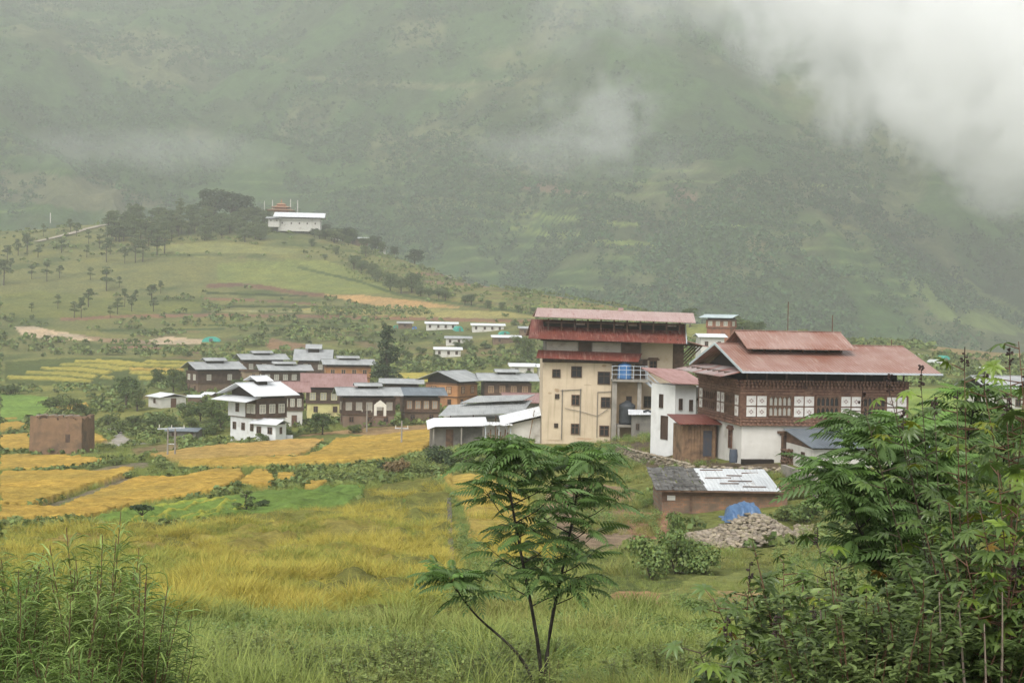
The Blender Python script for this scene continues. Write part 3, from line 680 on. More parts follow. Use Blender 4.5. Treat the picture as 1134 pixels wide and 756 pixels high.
# ------------------------------------------------------------------ the big timber farmhouse with the maroon roof
def farmhouse():
    z0 = -10.1
    e = empty('farmhouse', (15.97, 98.0, z0), R(8.8), 'large two storey farmhouse with a carved red brown timber upper floor and stepped maroon roof', 'farmhouse')
    W, D = 11.8, 9.8
    MB().box(0, W, 0, D, -1.8, 2.55).build('wall', WHITE, e)
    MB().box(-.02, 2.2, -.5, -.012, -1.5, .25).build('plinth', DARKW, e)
    p = .22
    MB().box(-p, W+p, -p, D+p, 2.552, 5.72).build('timber_storey', REDT, e)
    # carved cornice: courses of little blocks under the eaves, and a beam course below
    c = MB(); 
    for z, h, out, step in ((5.16, .18, .10, .30), (5.4, .16, .2, .26), (5.6, .13, .34, .22), (2.62, .14, .08, .34), (2.84, .10, .05, .28)):
        c.box(-p-out*.5, W+p+out*.5, -p-out*.5, D+p+out*.5, z, z+h*.35)
        n = int(W/step)
        for i in range(n+1): c.box(i*step-.06, i*step+.07, -p-out-.05, -p-out*.5-.002, z, z+h)
        n = int(D/step)
        for i in range(n+1): c.box(-p-out-.05, -p-out*.5-.002, i*step-.06, i*step+.07, z, z+h)
    c.build('cornice', CARV, e)
    b = MB()
    for z in (2.56, 3.05, 4.78, 5.0): b.box(-p-.05, W+p+.05, -p-.05, D+p+.05, z, z+.07)
    b.build('beam', CARV, e)
    # shutter panels: white boards with a painted flower; shared meshes
    pm = MB().box(-.33, .33, -.05, .0, 0, .66).mesh('shutter_panel', PANEL)
    fl = MB()
    for k in range(8):
        a = k*math.pi/4; q = .11 if k % 2 == 0 else .085; s_ = .045 if k % 2 == 0 else .032
        cx, cz = q*math.cos(a), .33+q*math.sin(a)
        fl.box(cx-s_, cx+s_, -.062, -.052, cz-s_, cz+s_)
    flm = fl.mesh('flower_motif', PINKP)
    def panel(x, y, z, face, sx=1):
        o = bpy.data.objects.new('shutter_panel', pm); COL.objects.link(o); o.parent = e; o.location = (x, y, z); o.scale = (sx, 1, 1)
        o.rotation_euler.z = 0 if face == 'f' else -math.pi/2
        q = bpy.data.objects.new('flower_motif', flm); COL.objects.link(q); q.parent = o
    # lattice windows: a run of trefoil-headed lights in two rows
    def lattice(x, y, wid, n, face, pale=False):
        f = MB(); L = []
        z0_, z1_ = 3.2, 4.66; pit = wid/n
        f.box(-wid/2, wid/2, -.11, -.0, 0, .10); f.box(-wid/2, wid/2, -.11, 0, .68, .80); f.box(-wid/2, wid/2, -.11, 0, 1.38, 1.48)
        for i in range(n+1): f.box(-wid/2+i*pit-.045, -wid/2+i*pit+.045, -.11, 0, .102, 1.378)
        for i in range(n):   # pointed heads
            cx = -wid/2+(i+.5)*pit
            for zt in (.68, 1.38):
                for sgn in (-1, 1):
                    f.poly([(cx+sgn*(pit/2-.045), -.09, zt-.002), (cx+sgn*.02, -.09, zt-.002), (cx+sgn*(pit/2-.045), -.09, zt-.16)], .07, (0, 1, 0))
        o = f.build('lattice_window', TIMB2, e); o.location = (x, y, 3.19); o.rotation_euler.z = 0 if face == 'f' else -math.pi/2
        MB().box(-wid/2+.01, wid/2-.01, -.03, -.012, .03, 1.44).build('pane', PALEP if pale else PANE, o)
    yf = -p-.012
    for bi in range(4):
        x = .55+bi*3.42
        if bi == 3: x = 10.75
        for ix in (0, 1):
            for iz in (0, 1): panel(x+ix*.76, yf, 3.2+iz*.76, 'f')
        if bi < 3: lattice(x+2.06, yf, 1.62, 5, 'f', bi == 0)
    xl = -p-.012
    for y in (.5, 3.7, 4.7, 9.2):
        for iz in (0, 1): panel(xl, y, 3.2+iz*.76, 'l')
    lattice(xl, 2.1, 1.9, 5, 'l'); lattice(xl, 6.9, 3.0, 6, 'l')
    # door and side window in the white wall
    f = MB(); f.box(2.75, 3.75, -.12, .03, 1.9, 2.05); f.box(2.55, 3.95, -.2, .03, 2.052, 2.2); f.box(2.85, 2.98, -.1, .03, 0, 1.9); f.box(3.6, 3.73, -.1, .03, 0, 1.9)
    dd = f.build('door', TIMB2, e); MB().box(2.98, 3.6, -.05, -.005, 0, 1.9).build('door_panel', TIMB, dd)
    window(e, 0, 2.4, .75, 'l', .75, 1.35, REDT, PANE, 'lintel')
    # roofs
    ov = 1.55; ze, zr = 6.36, 8.1
    a = MB(); a.poly([(.4, .4, 5.722), (.4, .4, 6.5), (.4, D/2, 7.8), (.4, D-.4, 6.5), (.4, D-.4, 5.722)], W-.8, (1, 0, 0)); a.build('attic', DARKW, e)  # solid infill below the roof, gap shade painted as near-black
    for i in range(9):     # rafters under the eaves and struts
        x = .2+i*(W-.4)/8; MB().bar((x, -ov+.15, ze-.13), (x, 0.6, ze+.33), .09, .13).build('rafter', TIMB, e); MB().bar((x, -.25, 5.74), (x, -.25, ze+.12), .10).build('strut', TIMB, e)
    for i in range(8):
        y = .2+i*(D-.4)/7; MB().bar((-1.3, y, ze-.15), (.4, y, ze-.1), .08, .1).build('rafter', TIMB, e)
    gable(e, -.55, W+2.0, -ov, D+ov, ze, zr, MR, .09)
    q = MB(); q.bar((-.58, -ov, ze-.02), (-.58, D/2, zr-.02), .05, .17); q.bar((-.58, D+ov, ze-.02), (-.58, D/2, zr-.02), .05, .17); q.build('bargeboard', TEALR, e)
    g = MB(); g.bar((-.6, -ov-.07, ze-.05), (W+2.05, -ov-.07, ze-.05), .12, .13); g.build('gutter', METAL, e)
    # skirt roof below the left gable
    s = MB(); s.slab((-1.9, -.9, ze-.35), (.3, -.9, ze+.12), (.3, D+.9, ze+.12), (-1.9, D+.9, ze-.35), .07)
    s.build('skirt_roof', roof_mat('worn_red_roof', (.38, .36, .35), (.25, .08, .06), (.42, .38, .36), axis=1, rust_lo=.5), e)
    # raised middle roof with open louvres
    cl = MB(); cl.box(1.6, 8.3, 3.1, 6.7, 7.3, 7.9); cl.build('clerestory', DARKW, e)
    po = MB()
    for i in range(8): po.box(1.5+i*.96, 1.62+i*.96, 2.95, 3.08, 7.35, 8.1)
    po.box(1.4, 8.4, 2.95, 3.09, 7.9, 7.98); po.build('post', TIMB2, e)
    for i in (0, 1, 2, 4, 5): MB().box(1.66+i*.96, 2.42+i*.96, 2.9, 2.94, 7.74, 7.88).build('louvre', PANEL, e)
    gable(e, .9, 8.95, 2.0, 7.9, 7.88, 9.05, MR, .08, 'raised_roof')
    for x, z0_, z1_ in ((4.9, 9.0, 11.2), (8.3, 9.0, 10.3), (12.9, 8.1, 8.6)): MB().bar((x, D/2, z0_), (x, D/2, z1_), .05).build('roof_pole', TIMB2, e)
    return e
FH = farmhouse()
def fh(x, y, z): return FH.matrix_basis @ Vector((x, y, z)) if False else Vector((15.97+x*math.cos(R(8.8))-y*math.sin(R(8.8)), 98+x*math.sin(R(8.8))+y*math.cos(R(8.8)), -10.1+z))

# lean-to with a corrugated grey roof against the front
e = empty('lean_to_shed', fh(2.9, 0, 0), R(8.8), 'low white walled lean-to with a dull grey corrugated roof against the farmhouse front', 'shed')
MB().box(.25, 8.6, -5.3, -.25, -1.6, 1.45).build('wall', WHITE, e)
MB().poly([(.25, -5.3, 1.452), (.25, -.25, 1.452), (.25, -.25, 2.2)], 8.35, (1, 0, 0)).build('gable_wall', TIMB2, e)
MB().slab((0, -5.75, 1.62), (9.2, -5.75, 1.62), (9.2, -.26, 2.4), (0, -.26, 2.4), .06).build('roof', GR2, e)
window(e, .25, -3.6, .5, 'l', .5, .6, TIMB, PANE)

# plank cabin with a small red roof against the left wall
e = empty('plank_cabin', fh(-2.75, 5.2, -.1), R(8.8), 'upright plank cabin with a small flat red roof between the farmhouse and white annex', 'cabin')
b = MB(); w_, d_ = 2.5, 2.6
for i in range(11): b.box(i*w_/11, (i+1)*w_/11-.02, 0 + (i % 3)*.02, .08+(i % 3)*.02, -1.0, 2.25+(i % 2)*.05)
b.box(.02, w_-.02, .13, d_, -1, 2.2); b.build('wall', PLNK, e)
b = MB()
for i in range(9): b.box(w_+.002, w_+.05+(i % 2)*.02, i*d_/9, (i+1)*d_/9-.02, -1, 2.2)
b.build('side_wall', REDT, e)
MB().box(1.55, 2.2, -.03, -.002, .0, 1.85).build('door', surf('blue_door', (.05, .06, .08), (.08, .07, .07), 3), e)
MB().slab((-.45, -.7, 2.4), (w_+.25, -.7, 2.4), (w_+.25, d_+.1, 2.85), (-.45, d_+.1, 2.85), .06).build('roof', MR2, e)

# white annex
g = V(746.7, 489.5, 112.5)
e = empty('annex_house', g, R(28), 'narrow white two storey annex with a rusty pink lean-to roof left of the farmhouse', 'house')
MB().box(0, 2.0, 0, 3.4, -1.5, 4.5).build('wall', WHITE2, e)
MB().box(2.004, 4.2, .5, 3.6, -1.5, 4.3).build('side_wall', GREY.copy() if False else surf('shaded_white', (.40, .38, .34), (.32, .3, .27), 1.2, .9, (.22, .2, .17), .5), e)  # recessed wall: its shade is put into a darker white
MB().slab((-.9, -.9, 4.75), (2.6, -.7, 4.6), (3.4, 3.9, 5.6), (-.5, 4.2, 5.75), .07).build('roof', roof_mat('pink_annex_roof', (.40, .23, .21), (.30, .15, .13), (.22, .11, .09)), e)
window(e, 0, 1.9, 2.6, 'l', .5, 1.1, TIMB, PANE, 'slit'); window(e, .5, 0, 2.55, 'f', .32, .9, TIMB, PANE, 'slit'); window(e, 1.5, 0, 2.45, 'f', .32, .9, TIMB, PANE, 'slit')
window(e, 3.1, .5, 2.3, 'f', .9, .95, TIMB, PANE, 'lintel')
door(e, 0, 1.4, .1, 'l', .75, 1.8, TIMB, TIMB)
pp = MB(); pp.tube([(.25, -.08, -1.2), (.25, -.08, 2.0)], .05, 6); pp.build('drain_pipe', TIMB, e)
# ladder on the annex wall
ld = empty('wooden_ladder', e.location+Vector((1.6, .35, -.9)), R(28), 'thin wooden ladder leaning on the white annex wall', 'ladder')
b = MB(); b.bar((0, -.5, 0), (0, -.12, 3.0), .05); b.build('rail', PLNK, ld); b = MB(); b.bar((.42, -.5, 0), (.42, -.12, 3.0), .05); b.build('rail', PLNK, ld)
for i in range(9): MB().bar((0, -.46+i*.04, .3+i*.31), (.42, -.46+i*.04, .3+i*.31), .04).build('rung', PLNK, ld)

# ------------------------------------------------------------------ the tall cream building
def stained_plaster():
    m, nt, b = newmat('stained_cream_plaster'); co = coordn(nt)
    c = mixc(nt, ramp_n(nt, noise_n(nt, co, .8, 6), [(.35, (0, 0, 0)), (.65, (1, 1, 1))]), (.58, .475, .34), (.50, .40, .28))
    ns = noise_n(nt, co, 1.3, 6, .65)
    def patch(c, cx, cz, rx, rz, col, amt=.8):
        mp = N(nt, 'ShaderNodeMapping'); nt.links.new(co, mp.inputs[0]); mp.inputs['Location'].default_value = (-cx/rx, 0, -cz/rz); mp.inputs['Scale'].default_value = (1/rx, 0, 1/rz)
        ln = N(nt, 'ShaderNodeVectorMath', operation='LENGTH'); nt.links.new(mp.outputs[0], ln.inputs[0])
        a = N(nt, 'ShaderNodeMath', operation='MULTIPLY_ADD'); nt.links.new(ns, a.inputs[0]); a.inputs[1].default_value = 1.1; nt.links.new(ln.outputs['Value'], a.inputs[2])
        return mixc(nt, ramp_n(nt, a.outputs[0], [(.0, (amt,)*3), (1.0, (amt,)*3), (1.0, (amt,)*3)]) if False else ramp_n(nt, a.outputs[0], [(.80, (amt,)*3), (.98, (0, 0, 0))]), c, col)
    for q in ((1.5, 5.0, .85, .62, (.30, .20, .115), .85), (.7, 4.7, .55, .35, (.33, .23, .14), .7), (6.2, 7.6, .6, .35, (.33, .2, .11), .8), (4.3, .1, 2.2, .3, (.38, .22, .13), .6), (1.2, -.1, 2.0, .3, (.33, .24, .16), .6), (4.6, 5.6, 1.0, .2, (.36, .28, .19), .6), (6.3, 3.6, .8, .2, (.36, .28, .19), .6)):
        c = patch(c, *q)
    mp = N(nt, 'ShaderNodeMapping'); nt.links.new(co, mp.inputs[0]); mp.inputs['Scale'].default_value = (2.6, 1, .16)
    c = mixc(nt, ramp_n(nt, noise_n(nt, mp.outputs[0], 1.0, 5, .6), [(.54, (0, 0, 0)), (.70, (.6, .6, .6))]), c, (.34, .27, .18))
    nt.links.new(c, b.inputs['Base Color']); b.inputs['Roughness'].default_value = .88; bump_n(nt, b, noise_n(nt, co, 4, 5), .35, .02); return m
def tall():
    g = V(600, 486, 145.0); k = F_PX/145.0   # 10.86 px per metre
    e = empty('tall_building', g, R(0.6), 'tall cream four storey building with dark red stepped roofs and dark eaves', 'building')
    q = 1/k
    W1, W2 = 7.0, 13.4       # the front block ends at px ~676, the back block at px ~745
    D = 11
    MB().box(0, W1, 0, D, -2.2, 8.1).build('wall', stained_plaster(), e)
    MB().box(W1+.003, W2, 1.6, D, -2.2, 10.0).build('rear_wall', CREAM, e)
    MB().box(.3, W1+3, .3, D-.3, 8.102, 10.05).build('attic', GREY, e)
    b = MB(); b.box(.32, 3.5, .26, .292, 8.9, 9.95); b.box(5.0, 7.9, .26, .292, 8.9, 9.95); b.build('grey_panel', surf('pale_render', (.42, .39, .34), (.36, .33, .29), 2, .9, (.2, .18, .15), .8), e)
    b = MB()
    b.box(-.1, W1+3.1, -.14, -.004, 7.85, 8.25); b.box(3.6, 4.9, .2, .29, 8.5, 10); b.box(8.0, 9.9, .2, .29, 8.5, 10)
    b.box(-.3, W2+.6, -.3, D, 10.05, 10.28)
    for i in range(20): b.box(-.2+i*.72, -.06+i*.72, -.95, .3, 10.29, 10.45)
    b.build('beam', TIMB, e)
    # lower red skirt roof
    MB().slab((-.75, -1.1, 8.35), (9.6, -1.1, 8.15), (10.1, .25, 8.95), (-.55, .25, 9.1), .07).build('skirt_roof', MR2, e)
    # main red roof: front slope, rear slope, and a hip-like side skirt on the right
    b = MB(); b.slab((-1.6, -1.7, 10.35), (14.3, -1.7, 10.1), (14.9, 4.2, 12.0), (-1.2, 4.2, 12.2), .09)
    b.slab((-1.2, 4.204, 12.2), (14.9, 4.204, 12.0), (14.3, 12.6, 10.2), (-1.6, 12.6, 10.4), .09); b.build('roof', MR2, e)
    MB().slab((14.4, -.8, 10.35), (16.9, .2, 9.75), (16.9, 9.5, 9.75), (14.4, 9.9, 10.5), .07).build('side_roof', roof_mat('pink_side_roof', (.40, .22, .20), (.32, .15, .13), (.45, .42, .4), axis=1), e)
    b = MB(); b.slab((14.32, -1.75, 10.19), (14.42, -1.75, 10.19), (15.02, 4.2, 12.11), (14.92, 4.2, 12.11), .16); b.build('bargeboard', METAL, e)
    # dark clerestory and upper pink-red roof
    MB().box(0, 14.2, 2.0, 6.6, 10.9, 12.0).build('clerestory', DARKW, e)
    b = MB()
    for i in range(11): b.box(.4+i*1.35, .55+i*1.35, .9, 1.05, 11.0, 12.3)
    b.box(.2, 14.6, .9, 1.04, 11.85, 11.95); b.build('post', TIMB2, e)
    for i in (2, 5, 6, 9): MB().box(.7+i*1.35, 1.6+i*1.35, 1.95, 1.99, 11.7, 11.98).build('louvre', PANEL, e)
    b = MB(); b.slab((-1.0, -.6, 12.55), (15.4, -.6, 12.2), (15.8, 4.2, 13.15), (-.6, 4.2, 13.4), .08)
    b.slab((-.6, 4.204, 13.4), (15.8, 4.204, 13.15), (15.4, 9.0, 12.2), (-1.0, 9.0, 12.55), .08)
    b.box(7.9, 8.4, 4.0, 4.4, 13.28, 13.55); b.build('raised_roof', roof_mat('pink_top_roof', (.43, .31, .285), (.37, .24, .215), (.30, .16, .13), rust_lo=.56), e)
    # bracket framing below the right-hand overhang
    b = MB()
    for i in range(4):
        y = 1.9+i*2.2; b.bar((W2+.05, y, 6.6), (W2+3.0, y, 9.7), .14); b.bar((W2+.05, y, 9.9), (W2+3.1, y, 9.75), .14); b.bar((W2+.1, y, 8.6), (W2+1.5, y, 9.8), .1)
    b.box(W2+.003, W2+1.2, 2.2, D-1, 7.4, 10.0); b.build('bracket', TIMB2, e)
    # windows (x from px, z from py)
    def wx(px): return (px-600)*q
    def wz(py): return (486-py)*q
    for (px, py, w, h, fr) in ((614.7, 417.5, .85, .85, TIMB), (637, 417, 1.1, 1.15, TIMB), (616, 441, .45, .5, TIMB), (636.5, 448, .85, 1.1, TIMB2),
                               (615.5, 473, .42, .45, TIMB), (636.5, 480, .85, 1.1, TIMB2), (670, 450, 1.0, 1.1, TIMB), (669, 481.5, 1.0, 1.1, TIMB2), (667.5, 424, 1.3, 1.3, TIMB)):
        window(e, wx(px), -.0, wz(py), 'f', w, h, fr, PANE, 'plain' if w > .5 else 'slit')
    b = MB(); b.tube([(2.0, -.1, 0), (2.0, -.1, 5.1)], .05, 6); b.tube([(3.85, -.1, .5), (3.85, -.1, 5.2)], .05, 6); b.tube([(5.6, -.1, .3), (5.6, -.1, 4.9)], .04, 6)
    b.tube([(1.8, -.1, 5.0), (4, -.1, 5.15)], .035, 6); b.tube([(2.3, -.12, 3.2), (3.9, -.12, 2.9), (5.6, -.12, 2.45), (6.7, -.12, 3.2)], .03, 6); b.tube([(5.6, -.1, 4.9), (7.0, -.1, 5.0)], .035, 6)
    b.build('pipe', GREY, e)
    # recessed stack with balcony slab, concrete posts, door above
    MB().box(7.05, 10.3, .9, 1.58, -2, 6.0).build('stair_core', surf('tan_render', (.40, .29, .18), (.3, .22, .14), 1.2), e)
    b = MB(); b.box(7.02, 7.5, -.9, -.5, -2, 6.05); b.box(9.6, 10.0, -.9, -.5, -2, 6.05); b.build('column', CONC, e)
    MB().box(6.95, 10.6, -1.2, .88, 6.06, 6.28).build('balcony_slab', CONC, e)
    b = MB()
    for z in (6.8, 7.25, 7.65):
        b.bar((6.95, -1.15, z), (10.55, -1.15, z), .045); b.bar((10.55, -1.15, z), (10.55, .8, z), .045); b.bar((6.95, -1.15, z), (6.95, -.1, z), .045)
    for i in range(6): b.bar((6.95+i*.72, -1.15, 6.29), (6.95+i*.72, -1.15, 7.65), .05)
    for y in (-.2, .75): b.bar((10.55, y, 6.29), (10.55, y, 7.65), .05)
    b.build('railing', METAL, e)
    door(e, 10.15, 1.6, 6.3, 'f', 1.1, 1.9, TIMB, TIMB2); window(e, 11.4, 1.6, 6.9, 'f', .8, 1.3, TIMB2, PANE, 'lintel')
    window(e, 8.9, .9, 3.6, 'f', .6, .9, TIMB, PANE); window(e, 10.9, 1.6, 3.3, 'f', .8, 1.2, TIMB, PANE)
    # outside stair going down to the right
    b = MB()
    for i in range(11): b.box(10.7+i*.3, 11.05+i*.3, -.3, 1.0, 5.9-i*.26, 6.05-i*.26)
    b.build('steps', CONC, e)
    b = MB()
    for y in (-.32, 1.02):
        b.bar((10.65, y, 6.95), (14.0, y, 4.1), .05); b.bar((10.65, y, 6.5), (14.0, y, 3.65), .04); b.bar((10.6, y, 6.0), (14.0, y, 3.1), .07, .22)
        for i in range(5): b.bar((10.8+i*.75, y, 5.9-i*.65), (10.8+i*.75, y, 6.85-i*.65), .04)
    b.bar((11.0, -.3, 1.5), (13.6, -.3, 3.6), .07, .15); b.bar((11.0, 1.0, 1.5), (13.6, 1.0, 3.6), .07, .15); b.build('stair_railing', METAL, e)
    return e, g
TB, tg = tall()
def tank(loc, r, h, mat, label):
    e = empty('water_tank', loc, 0, label, 'water tank')
    prof = [(0, r), (.12*h, r*1.0), (.2*h, r*.96), (.28*h, r), (.45*h, r*.96), (.52*h, r), (.7*h, r*.96), (.77*h, r), (.84*h, r*.92), (.93*h, r*.5), (.96*h, r*.3)]
    MB().tube([(0, 0, z) for z, _ in prof], [q for _, q in prof], 20).build('tank_body', mat, e, True)
    MB().tube([(0, 0, .962*h), (0, 0, h)], r*.3, 12).build('lid', mat, e)
    MB().tube([(r*.9, -.3*r, .1*h), (r*1.25, -.4*r, .1*h)], .05, 6).build('outlet_pipe', METAL, e)
tank(tg+Vector((8.3, -.1, 6.3)), .72, 1.75, BLUE, 'blue plastic water tank on the railed balcony of the tall cream building')
tank(tg+Vector((8.65, -.1, 1.7)), .85, 2.4, BLACKP, 'black water tank standing on a ledge under the balcony')
e = empty('concrete_stand', tg+Vector((8.65, -.1, 0)), 0, 'concrete ledge carrying the black water tank under the balcony', 'stand')
MB().box(-1.05, 1.0, -.85, .75, 1.45, 1.695).build('slab', CONC, e)
for sx in (-.9, .85): MB().box(sx-.1, sx+.1, -.8, -.6, -1.5, 1.448).build('leg', CONC, e)
# small hut in front of the recess
e = empty('outhouse', V(699, 492, 141), R(-4), 'small grey rendered hut with a white sheet roof beside the tall building', 'hut')
MB().box(0, 3.3, 0, 2.6, -1.5, 2.9).build('wall', GREY, e); MB().slab((-.35, -.45, 3.05), (3.6, -.45, 3.15), (3.6, 2.9, 3.25), (-.35, 2.9, 3.3), .07).build('roof', WR, e)
door(e, 2.4, 0, .3, 'f', .75, 1.75, TIMB2, TIMB2); window(e, .6, 0, 1.5, 'f', .35, .6, TIMB, PANE, 'slit')
b = MB(); b.tube([(1.2, .6, 3.25), (1.6, 1.2, 3.35), (1.9, .7, 3.25), (2.3, 1.3, 3.3)], .12, 6); b.build('scrap', BLACKP, e)

# ------------------------------------------------------------------ long sheds with bright sheet roofs left of the tall building
e = empty('long_shed', V(478, 492, 150), R(6), 'low grey shed with a bright curled white sheet roof, nearest the golden field', 'shed')
MB().box(0, 5.6, .3, 5, -1.5, 1.75).build('wall', GREY, e)
b = MB(); n = 8
for i in range(n):
    x0, x1 = -.5+i*.8, -.5+(i+1)*.8
    zc = lambda x: 2.0+.16*x/6+(-.35*max(0, (.4-x))**2)
    b.slab((x0, -.9, zc(x0)), (x1-.004, -.9, zc(x1)), (x1-.004, 2.6, zc(x1)+.62), (x0, 2.6, zc(x0)+.62), .05)
b.build('roof', WR, e)
MB().box(1.5, 2.3, .24, .298, -.2, 1.6).build('door', TIMB2, e)
b = MB()
for x in (.15, 3.1, 5.4): b.box(x-.07, x+.07, -.6, -.46, -1.2, 2.0)
b.build('post', CONC, e)
e = empty('long_shed', V(488, 488, 156), R(4), 'open shed with a broad grey sheet roof rising towards the cream building', 'shed')
MB().box(.5, 11, 3.0, 9.5, -1.5, 2.3).build('wall', WHITE, e)
b = MB()
b.slab((-.3, .2, 2.75), (4.6, .2, 3.0), (5.6, 7, 3.9), (1.0, 7, 3.5), .06); b.slab((4.61, .2, 3.0), (9.0, .2, 3.2), (10.6, 7, 4.2), (5.61, 7, 3.9), .06)
b.slab((2.2, 5.0, 3.9), (9.4, 4.6, 4.35), (11.0, 8.5, 4.75), (4.4, 9.5, 4.45), .06); b.build('roof', GR, e)
b = MB()
for x in (1, 3.5, 6, 8.5): b.box(x, x+.12, .6, .72, -1.2, 2.85)
b.build('post', TIMB2, e)
e = empty('side_shed', V(556, 489, 149), R(3), 'pale walled side shed with a sloping sheet roof touching the tall building', 'shed')
MB().poly([(.6, 0, -1.5), (4.0, 0, -1.5), (4.0, 0, 2.6), (.6, 0, 1.75)], 4.5).build('wall', WHITE, e)
MB().slab((-.2, -.7, 1.85), (4.15, -.7, 2.95), (4.15, 4.5, 3.5), (-.2, 4.5, 2.4), .05).build('roof', WR, e)
b = MB(); b.bar((2.6, -.4, -1), (3.3, -.5, 3.4), .08); b.build('prop_pole', PLNK, e)
e = empty('wood_store', V(537, 489, 148), R(2), 'open lean-to store stacked with brown boards under crumpled white sheets', 'store')
for x in (0, 1.4, 2.6): MB().box(x, x+.09, 0, .09, -1, 1.6).build('post', METAL, e)
b = MB()
for i in range(9): b.slab((-.2+i*.34, -.4, 1.75+.05*(i % 3)), (.12+i*.34, -.4, 1.78+.04*((i+1) % 3)), (.12+i*.34, 1.6, 1.95), (-.2+i*.34, 1.6, 1.97), .04)
b.build('roof', WR, e)
b = MB()
for i in range(14): b.bar((.3+i*.17, .5+.05*(i % 3), -.8), (.35+i*.17+.1*math.sin(i*2.1), .9, .9+.35*math.sin(i*1.3)), .14, .05)
b.build('boards', PLNK, e)
house(566, 466, 40, 0, 3, 2.2, 0, 'long low building with a faded pink roof behind the grey sheds', WHITE, roof=PKR, nf=0, lf=0, ls=0, raised=False, Y=172, dmin=6, rise=.9, gap=.15)

# ------------------------------------------------------------------ village farmhouses
V_ = 'village farmhouses'
house(219, 438, 40, 17, 38, 2.6, 2.6, 'brown farmhouse with grey roof and one bare plaster panel, leftmost of the tall village houses', MUD, TIMB, GR, nf=2, ns=2, lf=0, ls=2, group=V_)
house(270, 424, 40, 9, 30, 2.6, 2.4, 'tan farmhouse with a broad pale roof at the top of the village', surf('tan_plaster', (.33, .25, .16), (.27, .2, .13), 1, .9), TIMB2, GR, nf=3, ns=2, lf=2, ls=1, group=V_)
house(291, 436, 46, 6, 22, 2.4, 2.2, 'long brown house with a grey roof directly behind the white farmhouse', MUD, TIMB, GR, nf=5, ns=1, lf=2, group=V_)
house(330, 424, 32, 6, 6, 2.6, 2.2, 'small brown house with a grey roof tucked behind the red roofed yellow house', TIMB2, TIMB, GR, nf=2, ns=1, group=V_)
house(362, 433, 46, 4, 16, 2.8, 2.5, 'orange and brown farmhouse with a high raised grey roof beside the dark cypress', ORG, ORG, GR, nf=4, ns=1, lf=4, frame=PEACH, pane=PANE, group=V_, dmin=7)
house(284, 488, 27, 36, 46, 3.0, 2.7, 'white farmhouse with a bright white stepped roof at the edge of the golden fields', WHITE2, TIMB, WR, nf=3, ns=0, lf=0, ls=3, group=V_, over=1.3, name='white_farmhouse')
e = bpy.data.objects['white_farmhouse']
MB().box(-.2, -.165, 2.4, 6.4, 3.0, 5.68).build('white_gable_wall', WHITE2, e)
for y_ in (.55, 1.6): window(e, -.165, y_, 3.65, 'l', .8, 1.3)
window(e, -.2, 4.2, 3.7, 'l', .75, 1.2, TIMB2, PANE)
MB().slab((-2.2, -.6, 5.35), (.2, -.6, 5.9), (.2, 7.6, 5.9), (-2.2, 7.6, 5.35), .07).build('skirt_roof', WR, e)
house(312, 474, 22, 2, 12, 2.7, 2.5, 'narrow white and timber wing with a faded pink roof joined to the white farmhouse', WHITE, TIMB, PKR, nf=3, ns=0, lf=0, ls=0, raised=False, group=V_, dmin=5, dr=.6, axis='x')
house(305, 488.5, 9, 27, 62, 2.2, 0, 'small white cottage with a bright roof in front of the white farmhouse', WHITE2, roof=WR, nf=0, ns=0, lf=1, ls=2, raised=False, group=None, rise=.55, over=.5, gap=.08, axis='y')
house(340, 463, 58, 9, 9, 2.5, 2.4, 'yellow walled farmhouse with a plain faded red roof and cream windows', YEL, TIMB, PKR, nf=5, ns=1, lf=3, ls=1, raised=False, frame=surf('lemon_frame', (.62, .58, .34), (.55, .5, .3), 4), group=V_, dmin=7)
house(380, 474, 55, 4, 15, 2.1, 2.5, 'dark timber farmhouse with a stepped grey roof and a white arched porch', surf('brown_plaster', (.22, .15, .11), (.17, .12, .085), 1, .9), TIMB, GR, nf=5, ns=1, lf=3, group=V_, dmin=7, frame=surf('dull_cream_frame', (.44, .39, .31), (.36, .32, .25), 4))
e = empty('porch', G(421, 475)+Vector((0, -.6, 0)), R(3), 'small white arched porch with steps on the dark timber farmhouse', 'porch')
b = MB(); b.poly([(-.9, 0, 2.0), (-.9, 0, 3.6), (0, 0, 4.3), (.9, 0, 3.6), (.9, 0, 2.0), (.5, 0, 2.0), (.5, 0, 3.3), (-.5, 0, 3.3), (-.5, 0, 2.0)], .25); b.build('arch', CRM, e)
b = MB()
for i in range(8): b.box(-1.0-.28*i, -.7-.28*i, -.6, .2, 1.8-.25*i-.2, 1.8-.25*i)
b.box(-.9, .9, -.6, .2, 1.75, 1.98); b.build('steps', TIMB2, e)
house(448, 470, 37, 4, 15, 1.9, 2.3, 'low brown farmhouse with a slate blue roof and peach window frames', MUD, TIMB2, GR2, nf=4, ns=0, lf=2, raised=False, group=V_, dmin=6, frame=PEACH)
house(426, 452, 36, 3, 4, 2.2, 2.0, 'house with a flat pale grey roof right of the cypress', TIMB2, TIMB, GR, nf=0, ns=0, lf=2, raised=False, group=V_, dmin=6, rise=.7)
house(506, 455, 20, 35, 58, 2.4, 2.4, 'orange plastered farmhouse with a wide pale roof and timber window bays', ORG, ORG, GR, nf=2, ns=2, lf=2, ls=2, frame=TIMB2, pane=PEACH, raised=False, group=V_, over=1.4)
house(537, 452, 50, 4, 10, 2.2, 2.4, 'brown farmhouse with a wide pale roof nearest the tall cream building', MUD, TIMB2, GR, nf=4, ns=0, lf=3, frame=PEACH, pane=surf('warm_pane', (.3, .2, .12), (.22, .15, .1), 3), group=V_, dmin=8, over=1.4)
house(178, 452, 23, 19, 42, 2.1, 0, 'small one storey white cottage with a white roof and a brown door among bushes', WHITE, roof=WR, nf=0, ns=0, lf=0, ls=1, raised=False, group=None, rise=.6, over=.5, gap=.06, axis='y', dr=.5)
